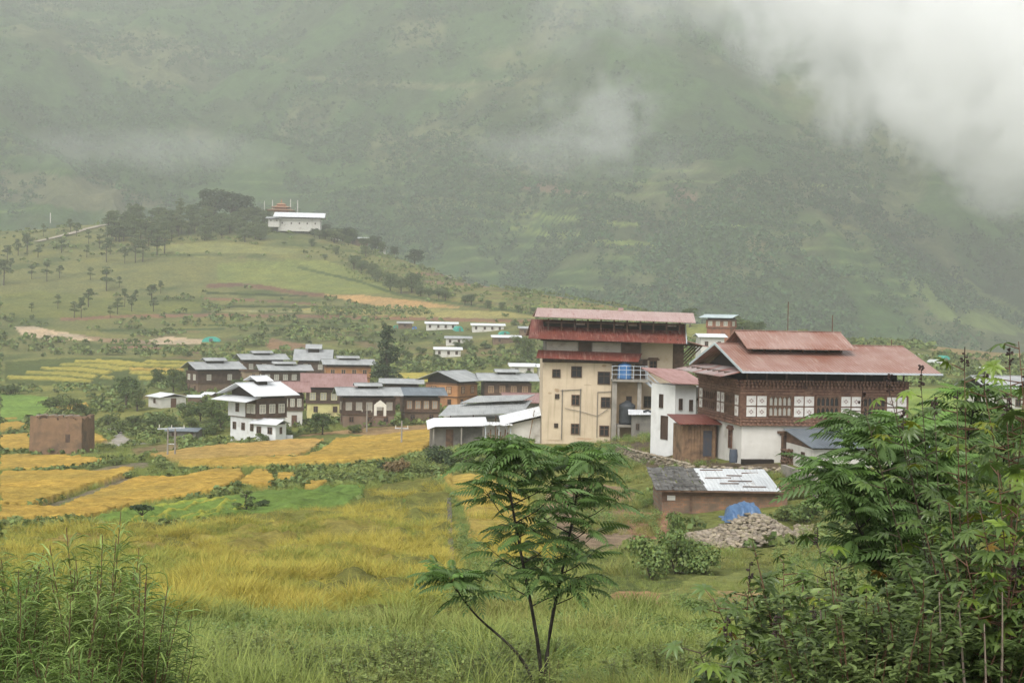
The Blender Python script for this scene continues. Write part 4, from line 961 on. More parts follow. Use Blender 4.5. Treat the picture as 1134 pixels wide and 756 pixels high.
house(217, 487, 32, 3, -3, 1.2, 0, 'low ramshackle dark shed with a patchy grey roof left of the white farmhouse', GREY, roof=GR2, nf=0, lf=2, ls=0, raised=False, group=None, rise=.3, over=.4, gap=.08, dmin=3.5, cat='shed', name='shed')
house(208, 447, 15, 3, 10, 1.3, 0, 'tiny white roofed shed half hidden by the village trees', MUD, roof=WR, nf=0, lf=0, ls=0, raised=False, group=None, rise=.3, over=.3, gap=.08, dmin=3, cat='shed', name='shed')
house(234, 444, 10, 3, -10, 1.3, 0, 'tiny white roofed shed under the leftmost brown farmhouse', MUD, roof=WR, nf=0, lf=0, ls=0, raised=False, group=None, rise=.3, over=.3, gap=.08, dmin=3, cat='shed', name='shed')
# bare plaster panel on the leftmost brown house; orange plinth on the white farmhouse
e = empty('low_orange_wall', G(258, 486), R(-44), 'short orange wall at the foot of the white farmhouse', 'wall'); MB().box(0, 2.6, 0, .4, -.5, 1.1).build('wall_body', surf('orange_paint', (.62, .3, .14), (.55, .25, .12), 2), e)
e = empty('low_white_wall', G(304, 487), R(4), 'short white block lying in the yard below the small white cottage', 'wall'); MB().box(0, 2.4, 0, 1.0, -.4, .6).build('wall_body', WHITE2, e)
# upper scattered houses
U_ = 'scattered small houses above the village'
def uh(px, py, w, label, roofm=WR, wall=WHITE, h=2.4, nf=3, **k):
    house(px, py, w, 2, k.pop('psi', 4), h, 0, label, wall, roof=roofm, nf=0, lf=nf, ls=0, raised=False, group=U_, rise=.6, over=.6, gap=.06, dmin=5, lowframe=k.pop('lowframe', TIMB2), **k)
uh(472, 366, 34, 'long white hut left of the green tunnel, on the top row', nf=4)
uh(523, 368, 35, 'long white hut on the top row with a teal cover at its right end', nf=4)
uh(494, 383, 27, 'white hut with dark red windows on the middle row above the village', GR, nf=3, lowframe=REDT)
uh(482, 396, 28, 'small white cottage with three dark windows, lowest before the grey roofs', nf=3)
uh(546, 382, 30, 'brown hut with a thin white roof level with the middle row', wall=MUD, nf=2)
uh(576, 372, 11, 'tiny brown hut beside the left end of the tall building roof', GR, wall=MUD, nf=1)
uh(566, 417, 25, 'white cottage with two windows just left of the tall cream building', nf=2)
uh(597, 418, 10, 'small white cottage partly hidden by the tall cream building', nf=1)
uh(441, 364, 15, 'low brown stall between a green and a blue one', GR, wall=MUD, h=1.9, nf=1)
house(776, 390, 26, 2, 3, 3.2, 0, 'low house with a white roof showing behind the farmhouse gable', WHITE, roof=WR, nf=0, lf=2, ls=0, raised=False, group=U_, rise=.6, over=.7, gap=.1, dmin=6, Y=300)
house(808, 373, 8, 23, 52, 2.0, 2.0, 'red brick house with three white windows on the slope behind the big roofs', BRICK, BRICK, TEALR, nf=1, ns=3, lf=0, ls=0, raised=False, group=U_, over=1.3, rise=.7, Y=330, axis='y')
house(1098, 461, 60, 12, 12, 3.0, 0, 'grey roofed white house behind the bushes at the right edge', WHITE, roof=GR, nf=0, lf=3, ls=1, raised=False, group=None, over=1.2, rise=1.6, Y=180, dmin=7)
house(1080, 412, 12, 2, 0, .8, 0, 'lone low shelter with a white sheet roof on the right-hand meadow', GREY, roof=WR, nf=0, lf=0, ls=0, raised=False, group=None, over=.4, rise=.4, gap=.1, dmin=3, cat='shelter', name='shelter')
def tunnel(px, py, w, h, mat, label, psi=0, L=5, cat='tunnel'):
    g = G(px, py); k = F_PX/g.y; e = empty('greenhouse_tunnel', g, R(psi), label, cat)
    W = w/k; H = h/k; b = MB(); n = 12; n0 = 0
    for y in (0, L):
        for i in range(n+1):
            a = math.pi*i/n; b.v.append((W/2-W/2*math.cos(a), y, H*math.sin(a)-.3))
    for i in range(n): b.f.append((i, i+1, n+2+i, n+1+i))
    b.f.append(tuple(range(n+1))); b.f.append(tuple(range(2*n+1, n, -1))); b.build('cover', mat, e, False)
    MB().box(W*.4, W*.6, -.06, -.01, -.3, H*.6).build('door_flap', GREY, e)
TEAL = surf('teal_plastic', (.06, .38, .30), (.05, .32, .25), 3, .4); WPL = surf('white_plastic', (.6, .62, .6), (.5, .52, .5), 3, .4)
tunnel(223, 378.5, 21, 7, TEAL, 'long teal plastic tunnel alone on the bare bank of the left hill', 0, 3)
tunnel(505, 367, 9, 7, TEAL, 'short green tunnel at the right end of a long white hut', 20, 4)
tunnel(553, 370.5, 13, 5, TEAL, 'low teal cover at the right end of the second long white hut', 10, 4)
tunnel(1034, 407, 13, 10, WPL, 'larger white dome tunnel between a small white and a teal one', 10, 5)
tunnel(1043, 401.5, 11, 9, TEAL, 'teal dome tunnel right of the white ones on the meadow', 10, 5)
tunnel(1019, 397, 11, 6, WPL, 'smallest white dome tunnel nearest the farmhouse roof', 10, 5)
tunnel(434, 364, 9, 5, surf('green_plastic', (.06, .28, .18), (.05, .24, .15), 3), 'small green stall at the left end of the top row of huts', 0, 3, 'stall')
tunnel(456, 364.5, 6, 4, BLUE, 'small blue stall on the top row of huts', 0, 3, 'stall')

# ------------------------------------------------------------------ hilltop temple
t_ = G(332, 251)
house(308, 250.5, 46, 3, 4, 3.2, 1.5, 'long white temple hall with a wide white roof on the hill crest', WHITE, WHITE, WR, nf=0, ns=0, lf=5, ls=1, raised=False, group=None, over=2.5, rise=3.0, gap=.4, dmin=14, Y=785, name='temple_hall', cat='temple', lowframe=TIMB2)
e = empty('temple_tower', V(311, 242, 806), R(6), 'golden tiered temple tower rising behind the white hall on the crest', 'temple')
MB().box(-4, 4, 0, 8, -4, 4.6).build('wall', surf('red_ochre', (.35, .14, .07), (.28, .11, .06), .5), e)
GOLDR = surf('gilded_roof', (.42, .22, .12), (.36, .18, .1), 1, .5)
for k_, (hw, z) in enumerate(((8.0, 4.6), (5.6, 6.4), (3.0, 8.0))):
    b = MB(); b.hexa([(-hw, 4-hw, z), (hw, 4-hw, z), (hw, 4+hw, z), (-hw, 4+hw, z), (-hw*.5, 4-hw*.5, z+.8), (hw*.5, 4-hw*.5, z+.8), (hw*.5, 4+hw*.5, z+.8), (-hw*.5, 4+hw*.5, z+.8)]); b.build('roof', GOLDR, e)
    if k_ < 2: MB().box(-hw*.42, hw*.42, 4-hw*.42, 4+hw*.42, z+.81, z+1.9).build('tier_wall', surf('red_ochre', (.35, .14, .07), (.28, .11, .06), .5), e)
MB().tube([(0, 4, 9.2), (0, 4, 10), (0, 4, 11.5)], [.5, .35, .05], 8).build('finial', GOLDR, e)
house(297, 246, 12, 3, 3, 1.6, 0, 'small grey roofed outbuilding at the left end of the temple hall', WHITE, roof=GR, nf=0, lf=2, ls=0, raised=False, group=None, over=1.5, rise=1.4, dmin=7, Y=783)
house(361, 258, 14, 3, 4, 2.6, 0, 'small dark roofed white house just right of the temple hall', WHITE, roof=GR2, nf=0, lf=2, ls=0, raised=False, group=None, over=1.2, rise=1.3, dmin=6)
house(388, 252.5, 19, 3, 4, 2.4, 0, 'long low white roofed building at the right end of the crest', MUD, roof=WR, nf=0, lf=2, ls=0, raised=False, group=None, over=1.0, rise=1.0, dmin=6)
house(419, 252, 8, 3, 4, 2.0, 0, 'tiny white roofed hut farthest right along the crest', WHITE, roof=WR, nf=0, lf=0, ls=0, raised=False, group=None, over=.8, rise=.8, dmin=4)
def flagpole(px, py0, py1, Y, label):
    a = G(px, py0); b_ = V(px, py1+7, a.y); e = empty('prayer_flag_pole', a, 0, label, 'flag pole', 'prayer flag poles on the crest'); h = b_.z-a.z
    MB().tube([(0, 0, -1), (0, 0, h)], .06, 6).build('pole', GREY, e); MB().box(.07, .45, -.03, .03, h*.55, h*.98).build('flag', WHITE, e)
for q_ in ((292, 246, 215), (301, 244, 214), (321, 238, 213), (329, 238, 214), (55, 262, 228)):
    flagpole(q_[0], q_[1], q_[2], 790 if q_[0] > 100 else 775, 'thin prayer flag pole with a pale flag by the hilltop temple' if q_[0] > 100 else 'lone pale flag pole on the far left of the crest')

# ------------------------------------------------------------------ ruin in the fields
RUINM = surf('rammed_earth', (.25, .155, .09), (.185, .115, .07), 1.1, .95, (.13, .09, .06), .5, .8, .07)
def ruin():
    g = G(90, 502); Yr = g.y; a = V(33, 501.5, Yr); w = (g-a).length
    e = empty('ruined_house', Vector((a.x, a.y, min(a.z, g.z))), math.atan2(g.y-a.y, g.x-a.x), 'roofless brown mud walled ruin with a jagged top in the golden fields', 'ruin')
    h = 42/F_PX*Yr; d = 5.5; t = .5; rs = np.random.default_rng(3)
    def wall(x0, y0, x1, y1, nm):
        b = MB(); L = math.hypot(x1-x0, y1-y0); n = int(L/.28); ux, uy = (x1-x0)/L, (y1-y0)/L; nx, ny = -uy, ux; hh = h
        for i in range(n):
            s0, s1 = L*i/n, L*(i+1)/n-.0
            hh = h-.1-.45*abs(math.sin(i*.37))*rs.random()-.12*rs.random()
            bt = .12
            p = [(x0+ux*s0-nx*bt, y0+uy*s0-ny*bt, -1.2), (x0+ux*s1-nx*bt, y0+uy*s1-ny*bt, -1.2), (x0+ux*s1+nx*t, y0+uy*s1+ny*t, -1.2), (x0+ux*s0+nx*t, y0+uy*s0+ny*t, -1.2),
                 (x0+ux*s0, y0+uy*s0, hh), (x0+ux*s1, y0+uy*s1, hh), (x0+ux*s1+nx*t, y0+uy*s1+ny*t, hh), (x0+ux*s0+nx*t, y0+uy*s0+ny*t, hh)]
            b.hexa(p)
        b.build(nm, RUINM, e)
    wall(0, 0, w, 0, 'wall'); wall(w, 0, w, d, 'wall'); wall(w, d, 0, d, 'wall'); wall(0, d, 0, 0, 'wall')
    o = MB().box(w*.69, w*.78, -.08, -.02, h*.30, h*.52).build('window', TIMB, e)
    MB().box(w*.70, w*.755, -.09, -.05, h*.58, h*.82).build('blocked_window', surf('infill', (.24, .15, .09), (.2, .12, .08), 3), e)
    for i in range(14): x = w*(.12+.84*i/14); zz = h-.02+.05*(i % 3); MB().box(x, x+.35, -.05-.02*(i % 2), .45, zz, zz+.09).build('capping_stone', STONE, e)
ruin()

# ------------------------------------------------------------------ poles
def pole(px, py, h, label, arm=True, double=0):
    g = G(px, py); e = empty('utility_pole', g, 0, label, 'utility pole')
    MB().tube([(0, 0, -.5), (0, 0, h)], [.12, .08], 8).build('pole', CONC, e)
    if double:
        MB().tube([(double, 0, -.5), (double, 0, h)], [.12, .08], 8).build('pole', CONC, e)
        MB().bar((-1.2, 0, h-.15), (double+1.1, 0, h+.05), .14).build('crossarm', METAL, e); MB().bar((0, 0, h*.5), (double, 0, h*.5), .08).build('brace', METAL, e)
    elif arm: MB().bar((-.8, 0, h*.72), (.8, 0, h*.72), .09).build('crossarm', METAL, e)
    for x in ((-1.0, double/2, double+1.0) if double else (-.7, .7)):
        MB().tube([(x, 0, (h if double else h*.72)), (x, 0, (h if double else h*.72)+.35)], .05, 6).build('insulator', CRM, e)
pole(185.5, 509, 3.7, 'pair of concrete poles joined by a crossarm in the golden field', double=.85)
pole(444.5, 496, 3.2, 'thin pole with a low crossarm at the right end of the golden field')
pole(406, 478, 4.0, 'thin pole in front of the dark timber farmhouse', arm=False)

# ------------------------------------------------------------------ brick shed, stone heap, tarp, walls
def brick_material():
    m, nt, b = newmat('brickwork'); co = coordn(nt)
    mp = N(nt, 'ShaderNodeMapping'); mp.inputs['Rotation'].default_value = (math.pi/2, 0, 0); nt.links.new(co, mp.inputs[0])
    br = N(nt, 'ShaderNodeTexBrick'); nt.links.new(mp.outputs[0], br.inputs['Vector'])
    br.inputs['Color1'].default_value = (.33, .16, .085, 1); br.inputs['Color2'].default_value = (.2, .11, .07, 1); br.inputs['Mortar'].default_value = (.2, .16, .12, 1)
    br.inputs['Scale'].default_value = 1; br.inputs['Brick Width'].default_value = .3; br.inputs['Row Height'].default_value = .14; br.inputs['Mortar Size'].default_value = .012
    c = mixc(nt, ramp_n(nt, noise_n(nt, co, 1.1, 6, .65), [(.4, (0, 0, 0)), (.65, (1, 1, 1))]), br.outputs['Color'], (.13, .095, .065))
    nt.links.new(c, b.inputs['Base Color']); b.inputs['Roughness'].default_value = .9; bump_n(nt, b, br.outputs['Fac'], -.5, .02); return m
BW = brick_material()
SG = G(733, 570); SY = SG.y
print('shed at', SG)
e = empty('brick_shed', SG, R(2), 'low brown brick shed roofed half with grey shakes and half with pale tin', 'shed')
kk = F_PX/SY; W = 140/kk; H = 28/kk
D_ = 5.0
MB().box(0, W*1.0, 0, D_*.8, -1.2, H-.05).build('wall', BW, e)
b = MB(); b.box(-.02, .25, -.06, -.004, H*.55, H-.05); b.box(.0, W, -.08, -.004, H-.3, H-.05); b.box(W*.22, W*.24, -.05, -.003, 0, H-.31); b.build('timber_post', TIMB2, e)
MB().box(.28, .75, -.07, -.004, H*.6, H*.85).build('plank_shutter', WHITE, e)
zr_ = H+.55
sh = MB(); rs = np.random.default_rng(5)
for r_ in range(7):          # wooden shakes, course over course
    for i in range(15):
        x0 = -.45+i*.2*1.0+rs.normal()*.02; y0 = -.55+r_*.66+rs.normal()*.06; z = H+.02+r_*.11+.05+.03*rs.random()
        sh.slab((x0, y0, z+.02*rs.random()), (x0+.19, y0, z+.02*rs.random()), (x0+.17, y0+.72, z+.11), (x0, y0+.72, z+.11), .03)
for i in range(10): sh.bar((-.3+rs.random()*2.6, -.3+i*.45, H+.22+i*.08), (.3+rs.random()*2.2, -.3+i*.45, H+.22+i*.08), .09, .08)
sh.build('shake_roof', surf('weathered_shakes', (.13, .125, .115), (.055, .052, .048), 5, .6, (.22, .21, .19), 2.5), e)
b = MB()
for i in range(7):
    x0 = 2.5+i*.62; b.slab((x0, -.45+.04*(i % 2), H+.08), (x0+.615, -.45+.04*(i % 2), H+.08), (x0+.55, 4.0-.1*(i % 3), H+.86), (x0-.05, 4.0-.1*(i % 3), H+.86), .025)
b.build('tin_roof', WRy, e)
b = MB()
for i in range(7):
    yy = .2+i*.55; x_ = 2.6+rs.random()*2.6; zz = H+.13+(yy+.45)*.175; b.bar((x_, yy, zz), (x_+.7+rs.random()*.9, yy+rs.normal()*.12, zz), .06, .05)
b.bar((-.4, -.5, H+.0), (W+.2, -.5, H+.0), .09); b.build('batten', TIMB2, e)
def rockmesh(seed, n=1):
    import bmesh
    rs = np.random.default_rng(seed); bm = bmesh.new(); bmesh.ops.create_icosphere(bm, subdivisions=1, radius=1)
    for v in bm.verts: v.co = v.co*(.75+.45*rs.random()); v.co.z *= .7
    vv = np.array([v.co[:] for v in bm.verts]); ff = np.array([[q.index for q in f.verts] for f in bm.faces]); bm.free(); return vv, ff
ROCKS = [rockmesh(i) for i in range(8)]
def rocks(name, pts, sizes, mat, parent=None, **k):
    vs = []; fs = []; n = 0; cs = []; rs = np.random.default_rng(len(pts))
    for (p, s) in zip(pts, sizes):
        v, f = ROCKS[rs.integers(8)]; a = rs.random()*6.28; ca, sa = math.cos(a), math.sin(a)
        q = v*s*np.array([1+.4*rs.random(), 1, .8]); q = np.stack([q[:, 0]*ca-q[:, 1]*sa, q[:, 0]*sa+q[:, 1]*ca, q[:, 2]], 1)+np.array(p)
        vs.append(q); fs.append(f+n); n += len(v); t = .7+.6*rs.random(); cs.append(np.tile(np.array([.26, .225, .175])*t*np.array([1, 1-.05*rs.random(), 1-.15*rs.random()]), (len(v), 1)))
    return np_mesh(name, np.concatenate(vs), np.concatenate(fs), mat, parent, np.concatenate(cs))
def colmat(name, rough=.9, scale=3):
    if name in _MC: return _MC[name]
    m, nt, b = newmat(name); at = N(nt, 'ShaderNodeVertexColor', layer_name='Col').outputs[0]; co = coordn(nt)
    c = mixc(nt, 1.0, at, ramp_n(nt, noise_n(nt, co, scale, 5), [(.3, (.7, .7, .7)), (.7, (1.25, 1.25, 1.25))]), 'MULTIPLY')
    nt.links.new(c, b.inputs['Base Color']); b.inputs['Roughness'].default_value = rough; b.inputs['Specular IOR Level'].default_value = .25
    bump_n(nt, b, noise_n(nt, co, scale*5, 4), .5, .02); _MC[name] = m; return m
RM = colmat('river_stone')
# stone heap
hc = G(824, 603); rs = np.random.default_rng(12); pts = []; sz = []
print('heap at', hc)
hw = 62/F_PX*hc.y
for i in range(2600):
    a = rs.random()*6.283; r_ = math.sqrt(rs.random()); x = math.cos(a)*r_*hw*1.12; y = math.sin(a)*r_*3.8
    z = 1.3*max(0, 1-r_)**.6*(1+.25*math.sin(x*1.3))
    gx, gy = hc.x+x, hc.y+1.6+y; pts.append((gx, gy, float(ground(gx, gy))+z*(.9+.2*rs.random()))); sz.append(.07+.12*rs.random()**1.5)
o = rocks('rubble_heap', pts, sz, RM); tag(o, 'wide heap of loose grey river stones in front of the brick shed', 'stone heap', None, 'stuff')
pts = []; sz = []
for i in range(300):
    px_, py_ = 880+rs.random()*40, 582+rs.random()*10; g = G(px_, py_); pts.append((g.x, g.y, g.z+.1*rs.random())); sz.append(.06+.09*rs.random())
o = rocks('scattered_stones', pts, sz, RM); tag(o, 'loose stones spilling right from the stone heap under the leaves', 'stones', None, 'stuff')
# blue tarp over goods
def tarp():
    n = 40; m_ = 24; g = Vector((hc.x+.2, hc.y+2.4, 0)); g.z = float(ground(g.x, g.y))+1.2; k = F_PX/g.y; w = 42/k; h = 17/k
    u = np.linspace(-1, 1, n); v = np.linspace(-1, 1, m_); U, Vv = np.meshgrid(u, v)
    r = np.sqrt(U**2+Vv**2)
    z = h*np.clip(1.05-np.abs(U-.15)**2.4*1.0-np.abs(Vv)**2.2, 0, 1)**.55
    z += .38*(ridged(U*2.6+3, Vv*1.5+U, 5, 3)-.62)*(z > .02)+.04*np.sin(U*11+Vv*5)*(z > .05)
    x = U*w/2+.05*np.sin(Vv*7); y = Vv*1.1
    P3 = np.stack([x.ravel(), y.ravel(), z.ravel()-.02], 1)
    e = np_mesh('tarpaulin', P3, grid_faces(m_, n), surf('blue_tarp', (.045, .10, .20), (.075, .145, .26), 4, .4, (.25, .29, .32), 1.4, .3, .02, .5, .62), smooth=True)
    e.location = g; md = e.modifiers.new('t', 'SOLIDIFY'); md.thickness = .02
    tag(e, 'crumpled blue tarpaulin thrown over the top of the stone heap', 'tarpaulin')
tarp()
# concrete yard wall, firewood stack, dry stone retaining walls
a = V(865, 514, 92.5); b_ = V(903, 527, 84.5)
e = empty('concrete_wall', (a.x, a.y, a.z), math.atan2(b_.y-a.y, b_.x-a.x), 'bare grey concrete yard wall sloping down behind the brick shed', 'wall')
L = (b_-a).length; MB().poly([(0, 0, 0), (L, 0, b_.z-a.z), (L, 0, -3.0), (0, 0, -3.0)], .25).build('wall_body', CONC, e)
def logs(loc, rz, W, H, D, label, r=.07, mat=TIMB2):
    e = empty('firewood_stack', loc, rz, label, 'firewood'); b = MB(); rs = np.random.default_rng(int(W*10))
    nx, nz = int(W/(2*r)), int(H/(2*r))
    for iz in range(nz):
        for ix in range(nx):
            x = ix*2*r+(iz % 2)*r+rs.normal()*.02; z = r+iz*2*r*.92+rs.normal()*.015; dy = rs.normal()*.08
            b.tube([(x, dy, z), (x+rs.normal()*.04, D+dy, z+rs.normal()*.02)], r*(.75+.4*rs.random()), 6)
    b.build('logs', mat, e); return e
logs(fh(2.6, -1.6, -.35), R(8.8), 2.0, 1.6, .8, 'stack of dark firewood by the farmhouse door')
logs(V(868, 545, 84), R(5), 1.6, .5, .8, 'low heap of grey branches at the right end of the brick shed', .04, PLNK)
e = empty('blue_barrel', V(812, 512, 96.6), 0, 'small dark blue barrel at the corner of the farmhouse', 'barrel')
MB().tube([(0, 0, 0), (0, 0, .1), (0, 0, .45), (0, 0, .9)], [.25, .28, .3, .26], 12).build('barrel_body', surf('slate_plastic', (.06, .075, .10), (.08, .09, .11), 3), e); MB().tube([(0, 0, .902), (0, 0, .95)], .2, 12).build('lid', GREY, e)
def stonewall(p0, p1, h, label, th=.6, n=None):
    pts = []; sz = []; rs = np.random.default_rng(int(abs(p0[0])*7)); a = Vector(p0); b = Vector(p1); L = (b-a).length
    cnt = int(L*h*26); d = (b-a)/L; nr = Vector((-d.y, d.x, 0))
    for i in range(cnt):
        s = rs.random()*L; z = rs.random()*h; q = a+d*s-nr*(.0+.08*rs.random())*(-1); pts.append((q.x, q.y-.1*(1-z/h)+.0, q.z-h+z)); sz.append(.10+.08*rs.random())
    for i in range(int(L*6)):
        q = a+d*rs.random()*L; pts.append((q.x, q.y+th*rs.random(), q.z+.02*rs.random())); sz.append(.1+.08*rs.random())
    o = rocks('stone_wall', pts, sz, colmat('wall_stone')); tag(o, label, 'stone wall'); return o
stonewall(G(682, 500)+Vector((0, 0, .5)), G(764, 524)+Vector((0, 0, .6)), 1.5, 'mossy dry stone bank climbing from the shed to the tall building')
stonewall(V(762, 517, 93.5), V(868, 519, 93.0), 1.3, 'dry stone retaining wall between the brick shed and the farmhouse')
e = empty('water_channel', G(500, 640), 0, 'narrow concrete water channel along the edge of the near golden field', 'channel')
b = MB(); prev = None
for (px_, py_) in ((497, 556), (498, 575), (498, 595), (499, 615), (500, 640)):
    g = G(px_, py_)-e.location
    if prev: b.bar(prev+Vector((0, 0, .1)), g+Vector((0, 0, .1)), .25, .4)
    prev = g
b.build('channel_wall', surf('wet_concrete', (.085, .08, .065), (.06, .055, .045), 2), e)
# pale track on the ridge
def track(pts, w, name, mat, lift=.25):
    ps = [G(*p) for p in pts]; vs = []; 
    for i, p in enumerate(ps):
        d = ps[min(i+1, len(ps)-1)]-ps[max(i-1, 0)]; d.z = 0; d.normalize(); nrm = Vector((-d.y, d.x, 0))*w/2
        for s_ in (-1, 1):
            q = p+nrm*s_; vs.append((q.x, q.y, float(ground(q.x, q.y))+lift))
    return tag(np_mesh(name, vs, [(2*i, 2*i+1, 2*i+3, 2*i+2) for i in range(len(ps)-1)], mat), kind='structure')
DIRT = surf('pale_dirt', (.40, .35, .28), (.33, .28, .22), .4, .95)
track([(470, 275), (478, 276), (486, 280), (494, 284), (502, 289), (510, 294), (518, 299), (526, 303), (534, 307)], 3.5, 'ridge_road', DIRT, .5)
track([(40, 268.5), (60, 264), (80, 259), (95, 254.5), (110, 251), (125, 249)], 4, 'ridge_road', DIRT, .6)

# =================================================================== VEGETATION
def leafmat(name, c1, c2, rough=.5, trans=.25, spec=.4, vary=.5, attr=True):
    m = bpy.data.materials.new(name); m.use_nodes = True; nt = m.node_tree; b = nt.nodes['Principled BSDF']
    oi = N(nt, 'ShaderNodeObjectInfo').outputs['Random']
    c = mixc(nt, oi, c1, c2)
    if attr: c = mixc(nt, 1.0, c, N(nt, 'ShaderNodeVertexColor', layer_name='Col').outputs[0], 'MULTIPLY')
    nt.links.new(c, b.inputs['Base Color']); b.inputs['Roughness'].default_value = rough; b.inputs['Specular IOR Level'].default_value = spec
    t = N(nt, 'ShaderNodeBsdfTranslucent'); nt.links.new(c, t.inputs[0])
    mx = N(nt, 'ShaderNodeMixShader'); mx.inputs[0].default_value = trans
    nt.links.new(b.outputs[0], mx.inputs[1]); nt.links.new(t.outputs[0], mx.inputs[2]); nt.links.new(mx.outputs[0], nt.nodes['Material Output'].inputs[0])
    return m
L_BROAD = leafmat('broadleaf_foliage', (.075, .115, .03), (.12, .155, .045), .6)
L_DARK = leafmat('dark_foliage', (.04, .065, .025), (.06, .09, .03), .6)
L_PINE = leafmat('pine_foliage', (.09, .13, .045), (.13, .165, .06), .7)
L_FAR = leafmat('forest_foliage', (.058, .115, .038), (.058, .115, .038), .9, .15, .1)
L_SCRUB = leafmat('scrub_foliage', (.145, .185, .06), (.145, .185, .06), .7, .2, .2)
L_MELIA = leafmat('feather_leaves', (.105, .175, .05), (.105, .175, .05), .38, .35, .4)
L_CASTOR = leafmat('star_leaves', (.10, .155, .04), (.10, .155, .04), .33, .3, .5)
L_LANCE = leafmat('narrow_leaves', (.21, .28, .08), (.13, .20, .05), .42, .3, .4)
L_GRASS = leafmat('grass_blades', (.23, .235, .06), (.33, .32, .10), .6, .3, .25)
L_GRASS2 = leafmat('fresh_grass_blades', (.19, .245, .055), (.32, .36, .10), .6, .3, .25)
L_RICE = leafmat('rice_blades', (.37, .33, .06), (.47, .38, .075), .6, .3, .25)
L_RICE2 = leafmat('green_rice_blades', (.21, .25, .05), (.34, .33, .065), .6, .3, .25)
L_LIGHT = leafmat('light_foliage', (.13, .19, .05), (.16, .22, .06), .55)
L_STRAW = leafmat('dry_stalks', (.22, .16, .08), (.3, .23, .12), .8, .2, .2)
BARK = surf('bark', (.09, .07, .05), (.055, .043, .033), 6, .9, (.14, .12, .09), 2, .6, .02)
BARKD = surf('dark_wet_bark', (.030, .024, .018), (.018, .015, .012), 9, .6, (.07, .06, .045), 3, .6, .01)
BARKR = surf('reddish_stem', (.13, .065, .04), (.09, .05, .03), 9, .7)
BARKG = surf('grey_twig', (.25, .20, .16), (.17, .13, .10), 9, .8)
SEED = surf('dark_seed', (.03, .02, .017), (.045, .025, .02), 9, .6)

def quads(cen, size, nrm, rs, aspect=.6, col=(.75, 1.3)):
    """leaf-like rhombi: centres (N,3), sizes (N,), normals (N,3)"""
    n = len(cen); nrm = nrm/np.maximum(np.linalg.norm(nrm, axis=1, keepdims=True), 1e-6)
    r = rs.normal(size=(n, 3)); u = np.cross(nrm, r); u /= np.maximum(np.linalg.norm(u, axis=1, keepdims=True), 1e-6); w = np.cross(nrm, u)
    s = size[:, None]
    v = np.stack([cen-u*s, cen+w*s*aspect, cen+u*s, cen-w*s*aspect], 1).reshape(-1, 3)
    f = np.arange(n*4).reshape(n, 4)
    k = rs.uniform(*col, n); hue = rs.uniform(-.12, .12, n)
    c = np.stack([k*(1+hue), k, k*(1-hue)], 1)
    return v, f, np.repeat(c, 4, 0)
def crown_pts(blobs, n, rs, shell=.55, bottom=.35):
    b = np.array(blobs, float)                    # x y z rx ry rz
    wgt = (b[:, 3]*b[:, 4]*b[:, 5])**.67; i = rs.choice(len(b), n, p=wgt/wgt.sum())
    d = rs.normal(size=(n, 3)); d /= np.linalg.norm(d, axis=1, keepdims=True)
    low = (d[:, 2] < -.2) & (rs.random(n) > bottom); d[low, 2] *= -1
    r = shell+(1-shell)*rs.random(n)**.5
    lump = 1+.25*np.sin(d[:, 0]*5+i)*np.cos(d[:, 1]*6+i*2)
    p = b[i, :3]+d*(r*lump)[:, None]*b[i, 3:6]
    return p, d
